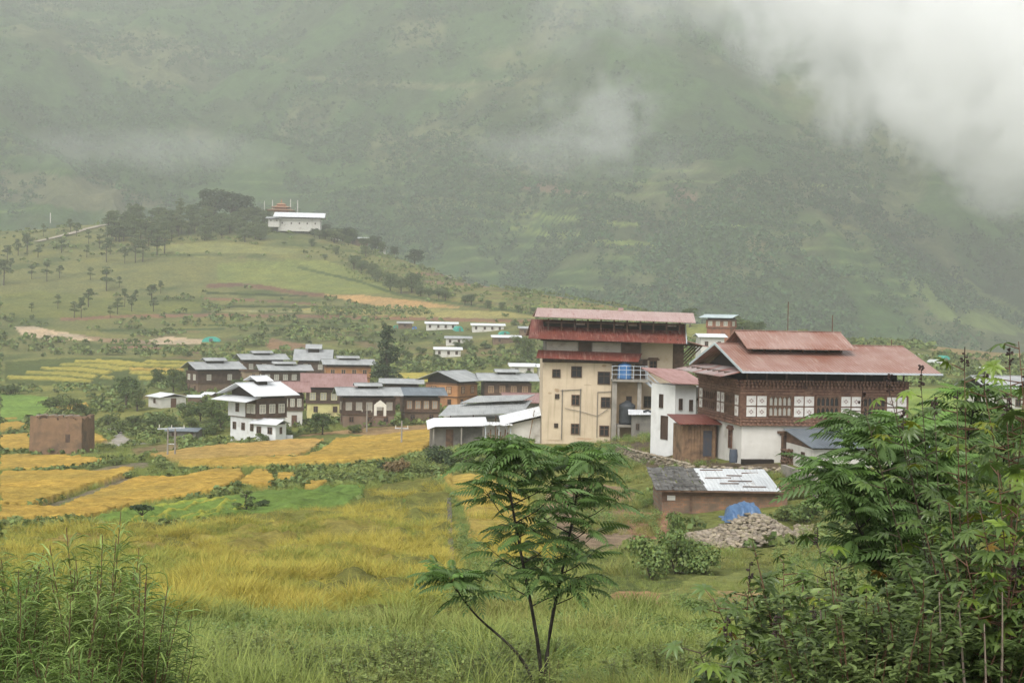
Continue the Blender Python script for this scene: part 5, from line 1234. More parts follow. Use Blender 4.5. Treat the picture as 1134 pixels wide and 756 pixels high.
def tree_proto(kind, seed):
    """unit-height tree meshes (trunk mesh, crown mesh)"""
    rs = np.random.default_rng(seed); t = MB(); mat = L_BROAD
    if kind == 'round':
        bl = [(0, 0, .58, .27, .27, .3)]
        for k in range(9):
            a = rs.random()*6.28; h = .28+.6*rs.random(); r = .26*math.sin(min(1, (h-.2)/.75)*math.pi)**.5+.02
            bl.append((r*math.cos(a), r*math.sin(a), h, .14+.08*rs.random(), .14+.08*rs.random(), .12+.07*rs.random()))
            t.tube([(0, 0, .2+.2*rs.random()), (r*.9*math.cos(a), r*.9*math.sin(a), h)], [.015, .005], 5)
        t.tube([(0, 0, -.06), (.01, 0, .3), (0, .01, .65)], [.035, .025, .01], 7)
        n, sz = 2200, .03
    elif kind == 'bush':
        bl = [(0, 0, .35, .42, .42, .38)]
        for k in range(9):
            a = rs.random()*6.28; h = .2+.55*rs.random(); r = .42*rs.random()**.5
            bl.append((r*math.cos(a), r*math.sin(a), h, .2+.1*rs.random(), .2+.1*rs.random(), .17+.12*rs.random()))
            t.tube([(0, 0, -.05), (r*.5*math.cos(a), r*.5*math.sin(a), h*.6), (r*math.cos(a), r*math.sin(a), h)], [.02, .012, .005], 5)
        n, sz = 1500, .045
    elif kind == 'pine':
        bl = []
        t.tube([(0, 0, -.05), (.01, .01, .5), (0, 0, .97)], [.02, .014, .004], 6)
        for k in range(13):
            a = rs.random()*6.28; h = .42+.53*rs.random(); r = .17*(1.15-h)*(.6+.8*rs.random())+.02
            bl.append((r*math.cos(a), r*math.sin(a), h, .085+.04*rs.random(), .085+.04*rs.random(), .065)); t.tube([(0, 0, h-.08), (r*math.cos(a), r*math.sin(a), h)], [.008, .003], 4)
        n, sz, mat = 1300, .024, L_PINE
    elif kind == 'cypress':
        t.tube([(0, 0, -.04), (0, 0, .95)], [.03, .004], 6); bl = []
        for k in range(46):
            h = .06+.92*(k/45); r = (.19*(1-h)**.7+.015)*(.55+.6*rs.random()); a = rs.random()*6.28
            bl.append((r*.6*math.cos(a), r*.6*math.sin(a), h, .05+.075*(1-h), .05+.075*(1-h), .045))
        n, sz, mat = 3600, .016, L_DARK
    elif kind == 'umbrella':
        t.tube([(0, 0, -.05), (.02, 0, .3), (0, .01, .62)], [.04, .03, .02], 7); bl = []
        for k in range(9):
            a = k*.7; r = .3*rs.random()**.5+.05; bl.append((r*math.cos(a), r*math.sin(a), .72+.14*rs.random(), .16, .16, .09)); t.tube([(0, 0, .5), (r*math.cos(a), r*math.sin(a), .74)], [.015, .006], 4)
        n, sz = 900, .045
    elif kind == 'open':
        t.tube([(0, 0, -.05), (.03, 0, .3), (.0, .02, .6), (.02, 0, .9)], [.03, .022, .014, .005], 7); bl = []
        for k in range(11):
            a = rs.random()*6.28; h = .35+.6*rs.random(); r = .1+.25*rs.random(); bl.append((r*math.cos(a), r*math.sin(a), h, .11, .11, .06)); t.tube([(0, 0, h-.18), (r*math.cos(a), r*math.sin(a), h)], [.012, .005], 4)
        n, sz = 1000, .034
    p, d = crown_pts(bl, n, rs)
    nr = d+rs.normal(size=d.shape)*.6+np.array([0, 0, .4])
    v, f, c = quads(p, sz*rs.uniform(.6, 1.3, n), nr, rs, .65)
    o = np_mesh('crown', v, f, mat, cols=c); me = o.data; bpy.data.objects.remove(o)
    return t.mesh('trunk', BARK), me
PROTO = {}
def plant_tree(kind, loc, h, w=1.0, label='', name='tree', cat='tree', group=None, mat=None, var=None):
    var = var if var is not None else random.randrange(3)
    key = (kind, var)
    if key not in PROTO: PROTO[key] = tree_proto(kind, hash(kind[:2]) % 1 + 31*var+len(kind))
    tm, cm = PROTO[key]
    if mat:
        k2 = (kind, var, mat.name)
        if k2 not in PROTO: c2 = cm.copy(); c2.materials[0] = mat; PROTO[k2] = (tm, c2)
        cm = PROTO[k2][1]
    e = empty(name, loc, random.random()*6.28, label, cat, group); e.scale = (h*w, h*w, h)
    for nm, me in (('trunk', tm), ('crown', cm)):
        o = bpy.data.objects.new(nm, me); COL.objects.link(o); o.parent = e
    return e
def tpx(kind, px, py, hpx, wr=1.0, **k):
    """tree standing at photograph point, hpx tall there"""
    g = G(px, py); return plant_tree(kind, g-Vector((0, 0, .1)), hpx/F_PX*g.y, wr, **k)

rsv = random.Random(4)
# crest trees
for (px, py, h, w) in ((237, 243, 36, 1.35), (257, 247, 36, 1.5), (272, 247, 30, 1.3)):
    tpx('round', px, py, h, w, label={237: 'tall dark round crowned tree on the crest, first of the three beside the temple', 257: 'widest dark round crowned tree in the middle of the crest clump', 272: 'round crowned tree on the crest nearest the temple roofs'}[px], mat=L_DARK, name='broadleaf_tree')
for k in range(66):
    px = 118+122*rsv.random(); py = 264-.12*(px-128)+rsv.uniform(-12, 14)
    tpx('pine', px, py, rsv.uniform(16, 26), rsv.uniform(1, 1.6), label='grey green pine in the dense stand along the left crest', group='pines in the stand on the crest', name='pine_tree')
for k in range(60):
    tpx('round', rsv.uniform(125, 302), rsv.uniform(240, 268), rsv.uniform(9, 20), 1.2, label='low round tree under the pines on the crest', group='round trees under the crest pines', name='broadleaf_tree', mat=L_PINE)
for (px, py, h) in ((8, 292, 20), (20, 283, 18), (30, 280, 20), (42, 285, 14), (12, 300, 14), (48, 262, 14), (68, 280, 16), (85, 262, 15), (78, 258, 15), (98, 270, 16), (110, 275, 15), (118, 290, 26), (122, 282, 18), (138, 292, 18), (150, 291, 26), (158, 290, 24), (174, 283, 24), (182, 281, 26), (190, 268, 20), (96, 285, 14), (118, 322, 26), (52, 312, 24), (35, 309, 16), (66, 308, 14), (4, 316, 28), (168, 335, 20), (178, 325, 14), (170, 345, 16), (146, 345, 18), (130, 348, 18), (122, 352, 14), (138, 340, 20), (90, 352, 22), (82, 352, 18), (98, 340, 20), (64, 342, 16), (150, 333, 12), (132, 318, 12), (100, 310, 14), (35, 345, 10)):
    tpx('pine', px, py, h*1.05, rsv.uniform(1.0, 1.5), label='slender pine standing apart on the open grassy slope', group='pines scattered on the left hill slope', name='pine_tree')
# trees along the hedge and right of the temple
for k in range(26):
    px = rsv.uniform(345, 462); py = 258+(px-345)*.17+rsv.uniform(-5, 7)
    tpx('round', px, py, rsv.uniform(9, 17), rsv.uniform(1.2, 1.8), label='dark rounded tree in the thicket right of the temple', group='trees in the thicket right of the temple', name='broadleaf_tree', mat=L_DARK if k % 2 else L_PINE)
for (px, py, h) in ((392, 298, 16), (400, 303, 16), (412, 308, 17), (418, 312, 14), (432, 322, 20), (444, 325, 18), (456, 324, 22), (466, 328, 12), (475, 330, 12), (486, 332, 14), (493, 333, 13), (515, 337, 11), (522, 338, 13), (405, 284, 12), (372, 282, 9), (540, 341, 9), (556, 343, 9), (574, 346, 9), (590, 348, 8), (345, 273, 9), (360, 288, 7)):
    tpx('round', px, py, h, 1.3, label='round green tree in the row along the hedge down the hill', group='trees along the sloping hedge', name='broadleaf_tree', mat=L_PINE)
# village trees
tpx('cypress', 428, 435, 74, 1.35, label='tall dark cypress rising above the middle of the village', name='cypress_tree', var=0)
for (px, py, h, w) in ((140, 452, 36, 1.1), (152, 455, 26, 1.2), (175, 428, 20, 1.2), (192, 434, 26, 1.1), (204, 436, 22, 1.1), (120, 470, 16, 1.3), (205, 465, 20, 1.3), (222, 468, 24, 1.3), (236, 470, 28, 1.2), (244, 478, 26, 1.1), (188, 474, 18, 1.5), (168, 474, 18, 1.5), (212, 480, 20, 1.3), (230, 482, 14, 1.5), (150, 478, 20, 1.5), (130, 480, 16, 1.5), (262, 441, 22, .9), (252, 434, 20, .9), (60, 452, 18, 1.6), (78, 462, 22, 1.5), (96, 460, 14, 1.5), (10, 438, 16, 1.6)):
    tpx('round' if h > 19 else 'bush', px, py, h, w, label='leafy green tree in the belt left of the village houses', group='trees and bushes left of the village', name='broadleaf_tree')
for (px, py, h, w, lb) in ((357, 481, 26, 1.25, 'rounded bush tree in front of the yellow farmhouse'), (276, 487, 14, 1.2, 'small round bush at the left end of the small white cottage'), (292, 489, 11, 1.4, 'small round bush right at the door of the small white cottage'),
        (392, 479, 12, 1.4, 'low bush below the dark timber farmhouse'), (584, 403, 30, .9, 'pale green tree hugging the left eaves of the tall building'), (517, 386, 13, 1.0, 'small tree at the right end of the hut with dark red windows'),
        (822, 378, 26, 1.4, 'large dull green tree right of the red brick house'), (838, 375, 20, 1.3, 'smaller dull green tree farther right behind the farmhouse roof'), (764, 362, 22, 1.1, 'dull green tree between the tall roof and the red brick house')):
    tpx('bush' if h < 20 else 'round', px, py, h, w, label=lb, name='broadleaf_tree')
for k in range(30):
    px = rsv.uniform(438, 596); py = rsv.uniform(378, 424)
    tpx('bush', px, py, rsv.uniform(6, 12), rsv.uniform(1.2, 1.8), label='green bush on the slope between the upper huts and the village', group='bushes on the slope above the village', name='bush', cat='bush', mat=L_BROAD if k % 3 else L_PINE)
# banana plants
def banana(px, py, h, label):
    g = G(px, py); H = h/F_PX*g.y; e = empty('banana_plant', g, 0, label, 'banana plant', 'banana plants below the cottage'); MB().tube([(0, 0, -.1), (0, 0, H*.5)], [.14, .09], 7).build('stem', L_SCRUB, e)
    vs = []; fs = []; n = 0; rs = np.random.default_rng(int(px))
    for k in range(9):
        a = k*2.4+rs.random(); Ln = H*.75; row = []
        for i in range(6):
            t = i/5; r = Ln*t*.75; z = H*.5+Ln*(.75*t-.8*t*t*.9); wd = .26*math.sin(math.pi*min(1, t*.9+.12))
            for s in (-1, 1): vs.append((r*math.cos(a)-s*wd*math.sin(a), r*math.sin(a)+s*wd*math.cos(a), z-.04))
        for i in range(5): fs.append((n+2*i, n+2*i+1, n+2*i+3, n+2*i+2))
        n += 12
    np_mesh('leaves', vs, fs, L_LANCE, e, np.ones((len(vs), 3)))
for q in ((172, 474, 14), (186, 472, 12), (140, 474, 13), (115, 468, 10)): banana(*q, 'banana plant with drooping pale leaves below the small white cottage')
# field trees and mid-distance bushes
tpx('umbrella', 157, 583, 29, 1.05, label='small flat topped tree alone at the field corner', name='broadleaf_tree', mat=L_DARK, var=0)
tpx('open', 272, 570, 33, 1.25, label='thin young tree on the green bank between the golden fields', name='broadleaf_tree', var=1)
tpx('bush', 287, 567, 17, 1.1, label='small round bush beside the thin young tree', name='bush', cat='bush', mat=L_DARK)
for (px, py, h, w, lb, mt) in ((492, 520, 32, 1.05, 'dark rounded bush left of the grey shed front', L_DARK), (515, 518, 26, 1.2, 'green bush under the white sheet roof', L_BROAD), (440, 529, 27, 1.1, 'brownish tangled bush at the end of the golden field', L_STRAW), (460, 529, 24, 1.0, 'mixed brown and green bush between the two darker ones', L_SCRUB), (425, 524, 16, 1.2, 'low grey green bush at the left of the brown tangled one', L_DARK),
        (722, 640, 52, .9, 'tall leafy bush below the brick shed, left part of its clump', L_LIGHT), (750, 634, 62, .8, 'tallest leafy bush of the clump below the brick shed', L_LIGHT), (778, 636, 42, .95, 'leafy bush at the right of the clump below the brick shed', L_LIGHT), (748, 606, 46, .5, 'narrow upright shrub against the left end of the brick shed', L_LIGHT),
        (893, 580, 34, 1.3, 'soft green bush behind the tarpaulin at the right of the shed', L_LIGHT), (868, 576, 22, 1.3, 'small bush at the right corner of the brick shed', L_SCRUB), (240, 584, 12, 1.6, 'low dark bush on the near field edge left of the young tree', L_DARK), (112, 583, 9, 1.8, 'low bush at the lower edge of the golden field on the left', L_SCRUB), (128, 515, 12, 1.6, 'tuft of tall weeds left of the double pole', L_SCRUB), (180, 520, 13, 1.6, 'clump of tall weeds at the foot of the double pole', L_SCRUB), (205, 524, 10, 1.8, 'clump of weeds right of the double pole', L_SCRUB)):
    tpx('bush', px, py, h, w, label=lb, name='bush', cat='bush', mat=mt)

# ---- far woods on the mountain: one mass
def clumps(P0, size, nper, leaf, rs, squash=1.0, colr=(.7, 1.35)):
    n = len(P0); d = rs.normal(size=(n, nper, 3)); d /= np.linalg.norm(d, axis=2, keepdims=True); d[..., 2] = np.abs(d[..., 2])*1.1-.25
    r = rs.random((n, nper, 1))**.4; hh = size[:, None, None]
    c = P0[:, None, :]+d*r*hh*np.array([.45, .45, .5*squash])+np.array([0, 0, .42])*hh*squash
    v, f, col = quads(c.reshape(-1, 3), np.repeat(size, nper)*leaf*rs.uniform(.6, 1.3, n*nper), (d+rs.normal(size=d.shape)*.5+np.array([0, 0, .3])).reshape(-1, 3), rs, .7, (.85, 1.15))
    tone = np.repeat(rs.uniform(*colr, n), nper*4)[:, None]
    return v, f, col*tone
rs = np.random.default_rng(77)
n = 120000; s = rs.uniform(-640, 660, n)/F_PX; y = np.exp(rs.uniform(math.log(940), math.log(2750), n)); x = s*y
dens = fbm(x/90, y/90, 81, 4); dens2 = fbm(x/25, y/25, 82, 3)
w_ = x+(fbm(x/300, y/300, 50, 3)-.5)*300; gul = .55-ridged(w_/330+y/1500, y/1100, 51, 4)
keep = (dens*.6+dens2*.4+.16*rs.random(n)+.35*gul) > .575+.02*(y > 1500); x, y = x[keep], y[keep]; z = mount_z(x, y)
P0 = np.stack([x, y, z], 1); size = rs.uniform(4, 9.5, len(x))
v, f, c = clumps(P0, size, 13, .17, rs, 1.1); print('forest', len(x))
tag(np_mesh('forest', v, f, L_FAR, cols=c), 'scattered woods covering the misty mountainside', 'woods', None, 'stuff')

# ---- scrub on hills and banks
def fieldmask(px, py):
    m_ = np.zeros(px.shape, bool); tall = np.zeros(px.shape)
    for poly, col, hh in FIELDS: m_ |= inpoly(px, py, poly)
    return m_
n = 52000; s = rs.uniform(-620, 640, n)/F_PX; y = np.exp(rs.uniform(math.log(62), math.log(860), n)); x = s*y; z = ground(x, y)
px, py = project(np.stack([x, y, z], 1)); d1 = fbm(x/24, y/24, 91, 4); d2 = fbm(x/7, y/7, 92, 3)
openhill = (py < 345) & (px < 640)
ter = np.sin(py*1.15+px*.012+fbm(x/50, y/50, 95, 2)*3)      # terrace banks carry most of the growth
keep = ~fieldmask(px, py) & ~inpoly(px, py, [(0,398),(230,396),(230,428),(0,430)]) & ((d1*.5+d2*.5+.1*rs.random(n)+.05*ter) > np.where(openhill, .60, .555)) & ~((px > 590) & (px < 1000) & (y > 93) & (y < 160))
for (a_, b_, c_, d_) in ((205,366,262,385),(462,356,517,371),(518,358,568,374),(488,371,530,388),(474,385,515,402),(540,374,584,388),(560,405,606,423),(430,355,466,369),(148,432,206,457),(0,436,100,456)):
    keep &= ~((px > a_) & (px < c_) & (py > b_) & (py < d_))
x, y, z = x[keep], y[keep], z[keep]; size = rs.uniform(.6, 1.5, len(x))*np.clip(y/170, .8, 2.4); print('scrub', len(x))
v, f, c = clumps(np.stack([x, y, z], 1), size, 16, .2, rs, .75, (.6, 1.5))
tag(np_mesh('scrub', v, f, L_SCRUB, cols=c), 'low scrub and weeds on the banks and slopes', 'scrub', None, 'stuff')
# orchard rows on the far right shoulder of the hill
pp = []
for r_ in range(6):
    for k in range(34):
        px_ = 560+k*6+rs.normal(); py_ = 318+r_*5.2+(px_-560)*.075; 
        if px_ < 770: pp.append((px_, py_))
for r_ in range(5):
    for k in range(26): pp.append((345+k*5+rs.normal()+r_*2, 343+r_*1.8+rs.normal()*.3))
for r_ in range(7):
    for k in range(22): pp.append((372+k*5.4+r_*3, 282+r_*4.5+k*.9+rs.normal()*.5))
pts = np.array([G(a, b)[:] for a, b in pp]); v, f, c = clumps(pts, rs.uniform(1.6, 3.0, len(pts)), 12, .2, rs, .9)
tag(np_mesh('orchard_saplings', v, f, L_SCRUB, cols=c), 'rows of tiny orchard saplings on the hill terraces', 'saplings', None, 'stuff')

# ---- instanced grasses (stuff)
def blades(nb, h, spread, w, rs, lean=.35, heads=0.0):
    vs = []; fs = []; cs = []; n = 0
    for k in range(nb):
        a = rs.random()*6.283; r = spread*rs.random()**.5; bx, by = r*math.cos(a), r*math.sin(a); a2 = a+rs.normal()*.8; L = h*rs.uniform(.6, 1.1); ln = lean*rs.uniform(.4, 1.6)*L
        pa = a2+math.pi/2+rs.normal()*.5; ox, oy = math.cos(pa)*w/2, math.sin(pa)*w/2; t = rs.uniform(.75, 1.25)
        prof = [(0, 0, 1), (.5, .25, .95), (.85, .7, .6), (.92, 1.25, .08)]
        for (zz, rr, ww) in prof:
            cx, cy_, cz = bx+math.cos(a2)*ln*rr, by+math.sin(a2)*ln*rr, L*zz
            vs += [(cx-ox*ww, cy_-oy*ww, cz), (cx+ox*ww, cy_+oy*ww, cz)]; cs += [(t, t, t)]*2
        for i in range(3): fs.append((n+2*i, n+2*i+1, n+2*i+3, n+2*i+2))
        n += 8
    return vs, fs, np.array(cs)
def leafy(nl, h, r, leaf, rs, mat):
    p, d = crown_pts([(0, 0, h*.55, r, r, h*.5), (r*.5, 0, h*.4, r*.6, r*.6, h*.35), (-r*.4, r*.4, h*.5, r*.6, r*.6, h*.35)], nl, rs, .2, .8)
    v, f, c = quads(p, leaf*rs.uniform(.6, 1.3, nl), d*.5+rs.normal(size=d.shape)*.5+np.array([0, 0, .6]), rs, .38); return v, f, c
def template(name, data, mat):
    v, f, c = data; o = np_mesh(name, v, f, mat, cols=c); COL.objects.unlink(o); return o
def instancer(name, templates, pts, scale, label, cat, tilt=.15):
    tc = bpy.data.collections.new(name+'_shapes')
    for t in templates: tc.objects.link(t)
    me = bpy.data.meshes.new(name); me.vertices.add(len(pts)); me.vertices.foreach_set('co', np.asarray(pts, np.float32).ravel())
    a = me.attributes.new('sc', 'FLOAT', 'POINT'); a.data.foreach_set('value', np.asarray(scale, np.float32))
    r = np.stack([rs.normal(size=len(pts))*tilt, rs.normal(size=len(pts))*tilt, rs.random(len(pts))*6.283], 1).astype(np.float32)
    a = me.attributes.new('rt', 'FLOAT_VECTOR', 'POINT'); a.data.foreach_set('vector', r.ravel())
    o = bpy.data.objects.new(name, me); COL.objects.link(o)
    ng = bpy.data.node_groups.new(name, 'GeometryNodeTree'); ng.interface.new_socket('Geometry', in_out='INPUT', socket_type='NodeSocketGeometry'); ng.interface.new_socket('Geometry', in_out='OUTPUT', socket_type='NodeSocketGeometry')
    gi = ng.nodes.new('NodeGroupInput'); go = ng.nodes.new('NodeGroupOutput'); ip = ng.nodes.new('GeometryNodeInstanceOnPoints'); ci = ng.nodes.new('GeometryNodeCollectionInfo')
    ci.inputs[0].default_value = tc; ci.inputs[1].default_value = True; ci.inputs[2].default_value = True
    n1 = ng.nodes.new('GeometryNodeInputNamedAttribute'); n1.data_type = 'FLOAT'; n1.inputs[0].default_value = 'sc'
    n2 = ng.nodes.new('GeometryNodeInputNamedAttribute'); n2.data_type = 'FLOAT_VECTOR'; n2.inputs[0].default_value = 'rt'
    er = ng.nodes.new('FunctionNodeEulerToRotation')
    L = ng.links.new; L(gi.outputs[0], ip.inputs['Points']); L(ci.outputs[0], ip.inputs['Instance']); ip.inputs['Pick Instance'].default_value = True
    L(n1.outputs[0], ip.inputs['Scale']); L(n2.outputs[0], er.inputs[0]); L(er.outputs[0], ip.inputs['Rotation']); L(ip.outputs[0], go.inputs[0])
    md = o.modifiers.new('grow', 'NODES'); md.node_group = ng
    return tag(o, label, cat, None, 'stuff')
def sample(n, Y0, Y1, pw=1.0):
    s = rs.uniform(-680, 690, n)/F_PX; y = (1/rs.uniform(1/Y1, 1/Y0, n)) if pw == 1 else np.exp(rs.uniform(math.log(Y0), math.log(Y1), n))
    x = s*y; z = ground(x, y); px, py = project(np.stack([x, y, z], 1)); return x, y, z, px, py
NEARG = [p for p, c, h in FIELDS if c is YGR][0]
GOLD_P = [p for p, c, h in FIELDS if c in ((.27,.23,.06), (.28,.21,.065))]
RSIDE = [p for p, c, h in FIELDS if c == (.44,.32,.08)][0]
def jit(px, py, x, y, a=14): return px+(fbm(x/3, y/3, 201, 3)-.5)*a*2, py+(fbm(x/3+7, y/3, 202, 3)-.5)*a
rice_t = [template('rice_tuft', blades(30, .27, .30, .015, np.random.default_rng(i), 1.5), L_RICE) for i in range(4)]
rice_g = [template('rice_tuft', blades(30, .30, .30, .015, np.random.default_rng(i+9), 1.3), L_RICE2) for i in range(4)]
grass_t = [template('grass_tuft', blades(24, .42, .24, .012, np.random.default_rng(i+20), .8), L_GRASS) for i in range(4)]
grass_f = [template('grass_tuft', blades(26, .5, .26, .012, np.random.default_rng(i+30), .7), L_GRASS2) for i in range(4)]
weed_t = [template('weed', leafy(150, .6, .3, .05, np.random.default_rng(i+40), L_BROAD), L_LANCE) for i in range(3)]
x, y, z, px, py = sample(160000, 28, 100)
z = z+.55*np.clip(fbm(x/1.7, y/2.4, 45, 3)-.38, 0, 1)*2.0*((px < 500))*inpoly(px, py, [(0,592),(500,530),(500,600),(496,700),(0,716)])
jx, jy = jit(px, py, x, y)
inn = inpoly(jx, jy, NEARG) | inpoly(jx, jy, RSIDE); strips_ = np.zeros(len(x), bool)
for poly, col, hh in FIELDS:
    if col in ((.15,.24,.05), (.13,.20,.05), (.12,.19,.05)): strips_ |= inpoly(px, py, poly)
inn &= ~strips_; inn &= (fbm(x/2.5, y/2.5, 205, 3) < .35+(728-py)/130) | (px > 500)
pat = fbm(x/2.2, y/3.5, 210, 4); hole = (fbm(x/1.6+3, y/2.6, 211, 3) > .60) & (py > 545)
gold = np.clip((fbm(x/7, y/10, 212, 3)-.5)*5+(668-py)/60, 0, 1)
isg = rs.random(len(x)) < gold*.85*(pat > .40)+.06
a = inn & isg & ~hole; instancer('rice', rice_t, np.stack([x[a], y[a], z[a]-.05], 1), (.25+1.3*pat[a])*rs.uniform(.6, 1.15, a.sum()), 'ripening golden rice in the near fields', 'rice', .45)
a = inn & ~isg & ~hole; instancer('green_rice', rice_g, np.stack([x[a], y[a], z[a]-.05], 1), (.2+1.4*pat[a])*rs.uniform(.5, 1.2, a.sum()), 'greener rice mixed into the near field', 'rice', .3)
# far golden fields get a rough top as well
x, y, z, px, py = sample(60000, 85, 215, 2); m_ = np.zeros(len(x), bool)
for poly, col, hh in FIELDS:
    if hh >= .5 and col != YGR: m_ |= inpoly(px, py, poly)
instancer('field_rice', rice_t, np.stack([x[m_], y[m_], z[m_]+.1], 1), rs.uniform(.5, .95, m_.sum()), 'golden rice standing in the terraced fields', 'rice', .3)
x, y, z, px, py = sample(62000, 9, 95); jx, jy = jit(px, py, x, y)
bare = inpoly(px, py, [(655,534),(702,540),(742,566),(744,604),(702,606),(655,610),(620,600),(600,560)])
a = ~(inpoly(jx, jy, NEARG) | inpoly(jx, jy, RSIDE)) & ~bare & ~inpoly(px, py, [(765,572),(885,572),(885,612),(765,612)]) & ~inpoly(px, py, [(730,530),(880,530),(880,572),(730,572)])
short = inpoly(px, py, [(640,640),(860,628),(860,672),(640,680)])
k = fbm(x/4, y/4, 220, 3); ty = rs.random(len(x)) < .55+(k-.5)*2
sc = (.15+1.5*fbm(x/1.8, y/1.8, 221, 3)**1.5)*np.where(short, .35, 1)*np.clip(y/24, .55, 1.15)
b_ = a & ty; instancer('grass', grass_t, np.stack([x[b_], y[b_], z[b_]-.03], 1), sc[b_], 'rough yellowish grass on the near slope', 'grass', .25)
b_ = a & ~ty; instancer('fresh_grass', grass_f, np.stack([x[b_], y[b_], z[b_]-.03], 1), sc[b_], 'taller fresh green grass on the near slope', 'grass', .25)
x, y, z, px, py = sample(26000, 10, 90); k = fbm(x/2, y/2, 230, 3)
a = (k > .47) & ~inpoly(px, py, NEARG) & ~inpoly(px, py, RSIDE) & ~inpoly(px, py, [(600,530),(860,530),(860,672),(600,680)])
instancer('weeds', weed_t, np.stack([x[a], y[a], z[a]-.03], 1), rs.uniform(.3, 1.0, a.sum())*np.clip(y[a]/30, .5, 1.2), 'broad leafy weeds among the grass', 'weeds', .15)
# grass along field banks farther off
x, y, z, px, py = sample(60000, 85, 230, 2); k = fbm(x/5, y/5, 240, 3)
a = ~fieldmask(px, py) & (k > .42) & ~((px > 590) & (px < 1000) & (y > 92))
instancer('bank_grass', grass_f, np.stack([x[a], y[a], z[a]-.03], 1), rs.uniform(.6, 1.3, a.sum())*(.5+k[a]), 'long green grass on the banks between the fields', 'grass', .25)

# worn turf round the houses
x, y, z, px, py = sample(26000, 74, 160, 2); k = fbm(x/3, y/3, 250, 3)
a = (px > 640) & (px < 1134) & (k > .35+.2*inpoly(px, py, [(670,488),(870,505),(870,526),(735,528),(680,505)])) & ~((px > 730) & (px < 880) & (y < 88)); a &= ~((x > 15) & (x < 31) & (y > 92) & (y < 112)) & ~((x > 3) & (x < 19) & (y > 144))
instancer('yard_grass', grass_t, np.stack([x[a], y[a], z[a]-.02], 1), (.3+1.2*k[a])*rs.uniform(.5, 1.2, a.sum()), 'short rough grass on the slopes round the big houses', 'grass', .25)
a2 = a & (k > .52) & (rs.random(len(x)) < .5)
instancer('yard_weeds', weed_t, np.stack([x[a2], y[a2], z[a2]-.02], 1), rs.uniform(.5, 1.3, a2.sum()), 'weeds below the big houses', 'weeds', .15)

tall_t = [template('tall_grass_tuft', blades(34, 1.0, .3, .012, np.random.default_rng(i+60), .7), L_GRASS2) for i in range(3)]
x, y, z, px, py = sample(2600, 13, 60); k = fbm(x/3, y/3, 260, 3)
a = (k > .5) & (px < 640) & (py > 655)
instancer('tall_grass', tall_t, np.stack([x[a], y[a], z[a]-.03], 1), rs.uniform(.35, .8, a.sum()), 'taller pale grass clumps on the near slope', 'grass', .2)

# =================================================================== FOREGROUND PLANTS
def frames(dirs, ups):
    """rotation matrices whose columns are (side, dir, up')"""
    d = dirs/np.linalg.norm(dirs, axis=1, keepdims=True); s = np.cross(d, ups); s /= np.maximum(np.linalg.norm(s, axis=1, keepdims=True), 1e-6); u = np.cross(s, d)
    return np.stack([s, d, u], 2)
def place(tmpl, pos, dirs, scl, rs, hue=None, tone=(.75, 1.25)):
    """copies of a leaf template (v, f) at pos pointing along dirs -> merged arrays"""
    v, f = tmpl[0], tmpl[1]; n = len(pos); up = np.tile(np.array([0, 0, 1.0]), (n, 1))+rs.normal(size=(n, 3))*.25
    M = frames(np.asarray(dirs, float), up); V_ = np.einsum('nij,vj->nvi', M, v)*np.asarray(scl)[:, None, None]+np.asarray(pos)[:, None, :]
    F_ = (f[None]+np.arange(n)[:, None, None]*len(v)).reshape(-1, f.shape[1])
    t = rs.uniform(*tone, n)[:, None]; c = np.ones((n, 3))*t
    if hue is not None: c = c*hue
    return V_.reshape(-1, 3), F_, np.repeat(c, len(v), 0)
def leaflet(vs, fs, base, d, L, w, droop=.25, fold=.25):
    """a folded pointed blade: 4 faces (tri pairs as quads)"""
    base = np.array(base, float); d = np.array(d, float); d /= np.linalg.norm(d); s = np.cross(d, [0, 0, 1]); s /= max(np.linalg.norm(s), 1e-6); u = np.cross(s, d)
    n = len(vs); dr = np.array([0, 0, -1.0])
    P_ = [base, base+d*L*.35+u*w*fold+s*w/2+dr*L*droop*.1, base+d*L*.38+dr*L*droop*.1, base+d*L*.35+u*w*fold-s*w/2+dr*L*droop*.1,
          base+d*L*.75+s*w*.30+u*w*fold*.4+dr*L*droop*.5, base+d*L*.75+dr*L*droop*.55, base+d*L*.75-s*w*.30+u*w*fold*.4+dr*L*droop*.5, base+d*L+dr*L*droop]
    vs += [tuple(p) for p in P_]
    fs += [(n, n+1, n+2, n+2), (n, n+2, n+3, n+3), (n+1, n+4, n+5, n+2), (n+2, n+5, n+6, n+3), (n+4, n+7, n+5, n+5), (n+5, n+7, n+6, n+6)]
def pinnate(pairs=10, L=1.0, lf=.30, w=.085, arch=.30):
    vs = []; fs = []
    pts = []
    for i in range(13):
        t = i/12; pts.append(np.array([0, L*t*(1-.12*t), .22*t-arch*1.6*t*t]))
    n0 = len(vs)
    for p in pts: vs += [(p[0]-.006, p[1], p[2]), (p[0]+.006, p[1], p[2])]
    for i in range(12): fs.append((n0+2*i, n0+2*i+1, n0+2*i+3, n0+2*i+2))
    for k in range(pairs):
        t = .2+.75*k/(pairs-1); j = t*12; i = min(int(j), 11); p = pts[i]*(1-(j-i))+pts[i+1]*(j-i); sz = lf*(.65+.5*math.sin(math.pi*min(1, t*1.02))**.8)*(1-.35*max(0, t-.6))
        for s in (-1, 1): leaflet(vs, fs, p, (s*.92, .50+.3*t, -.38), sz, w, .35)
    leaflet(vs, fs, pts[-1], (0, .8, -.5), lf*.8, w, .3)
    return np.array(vs), np.array(fs)
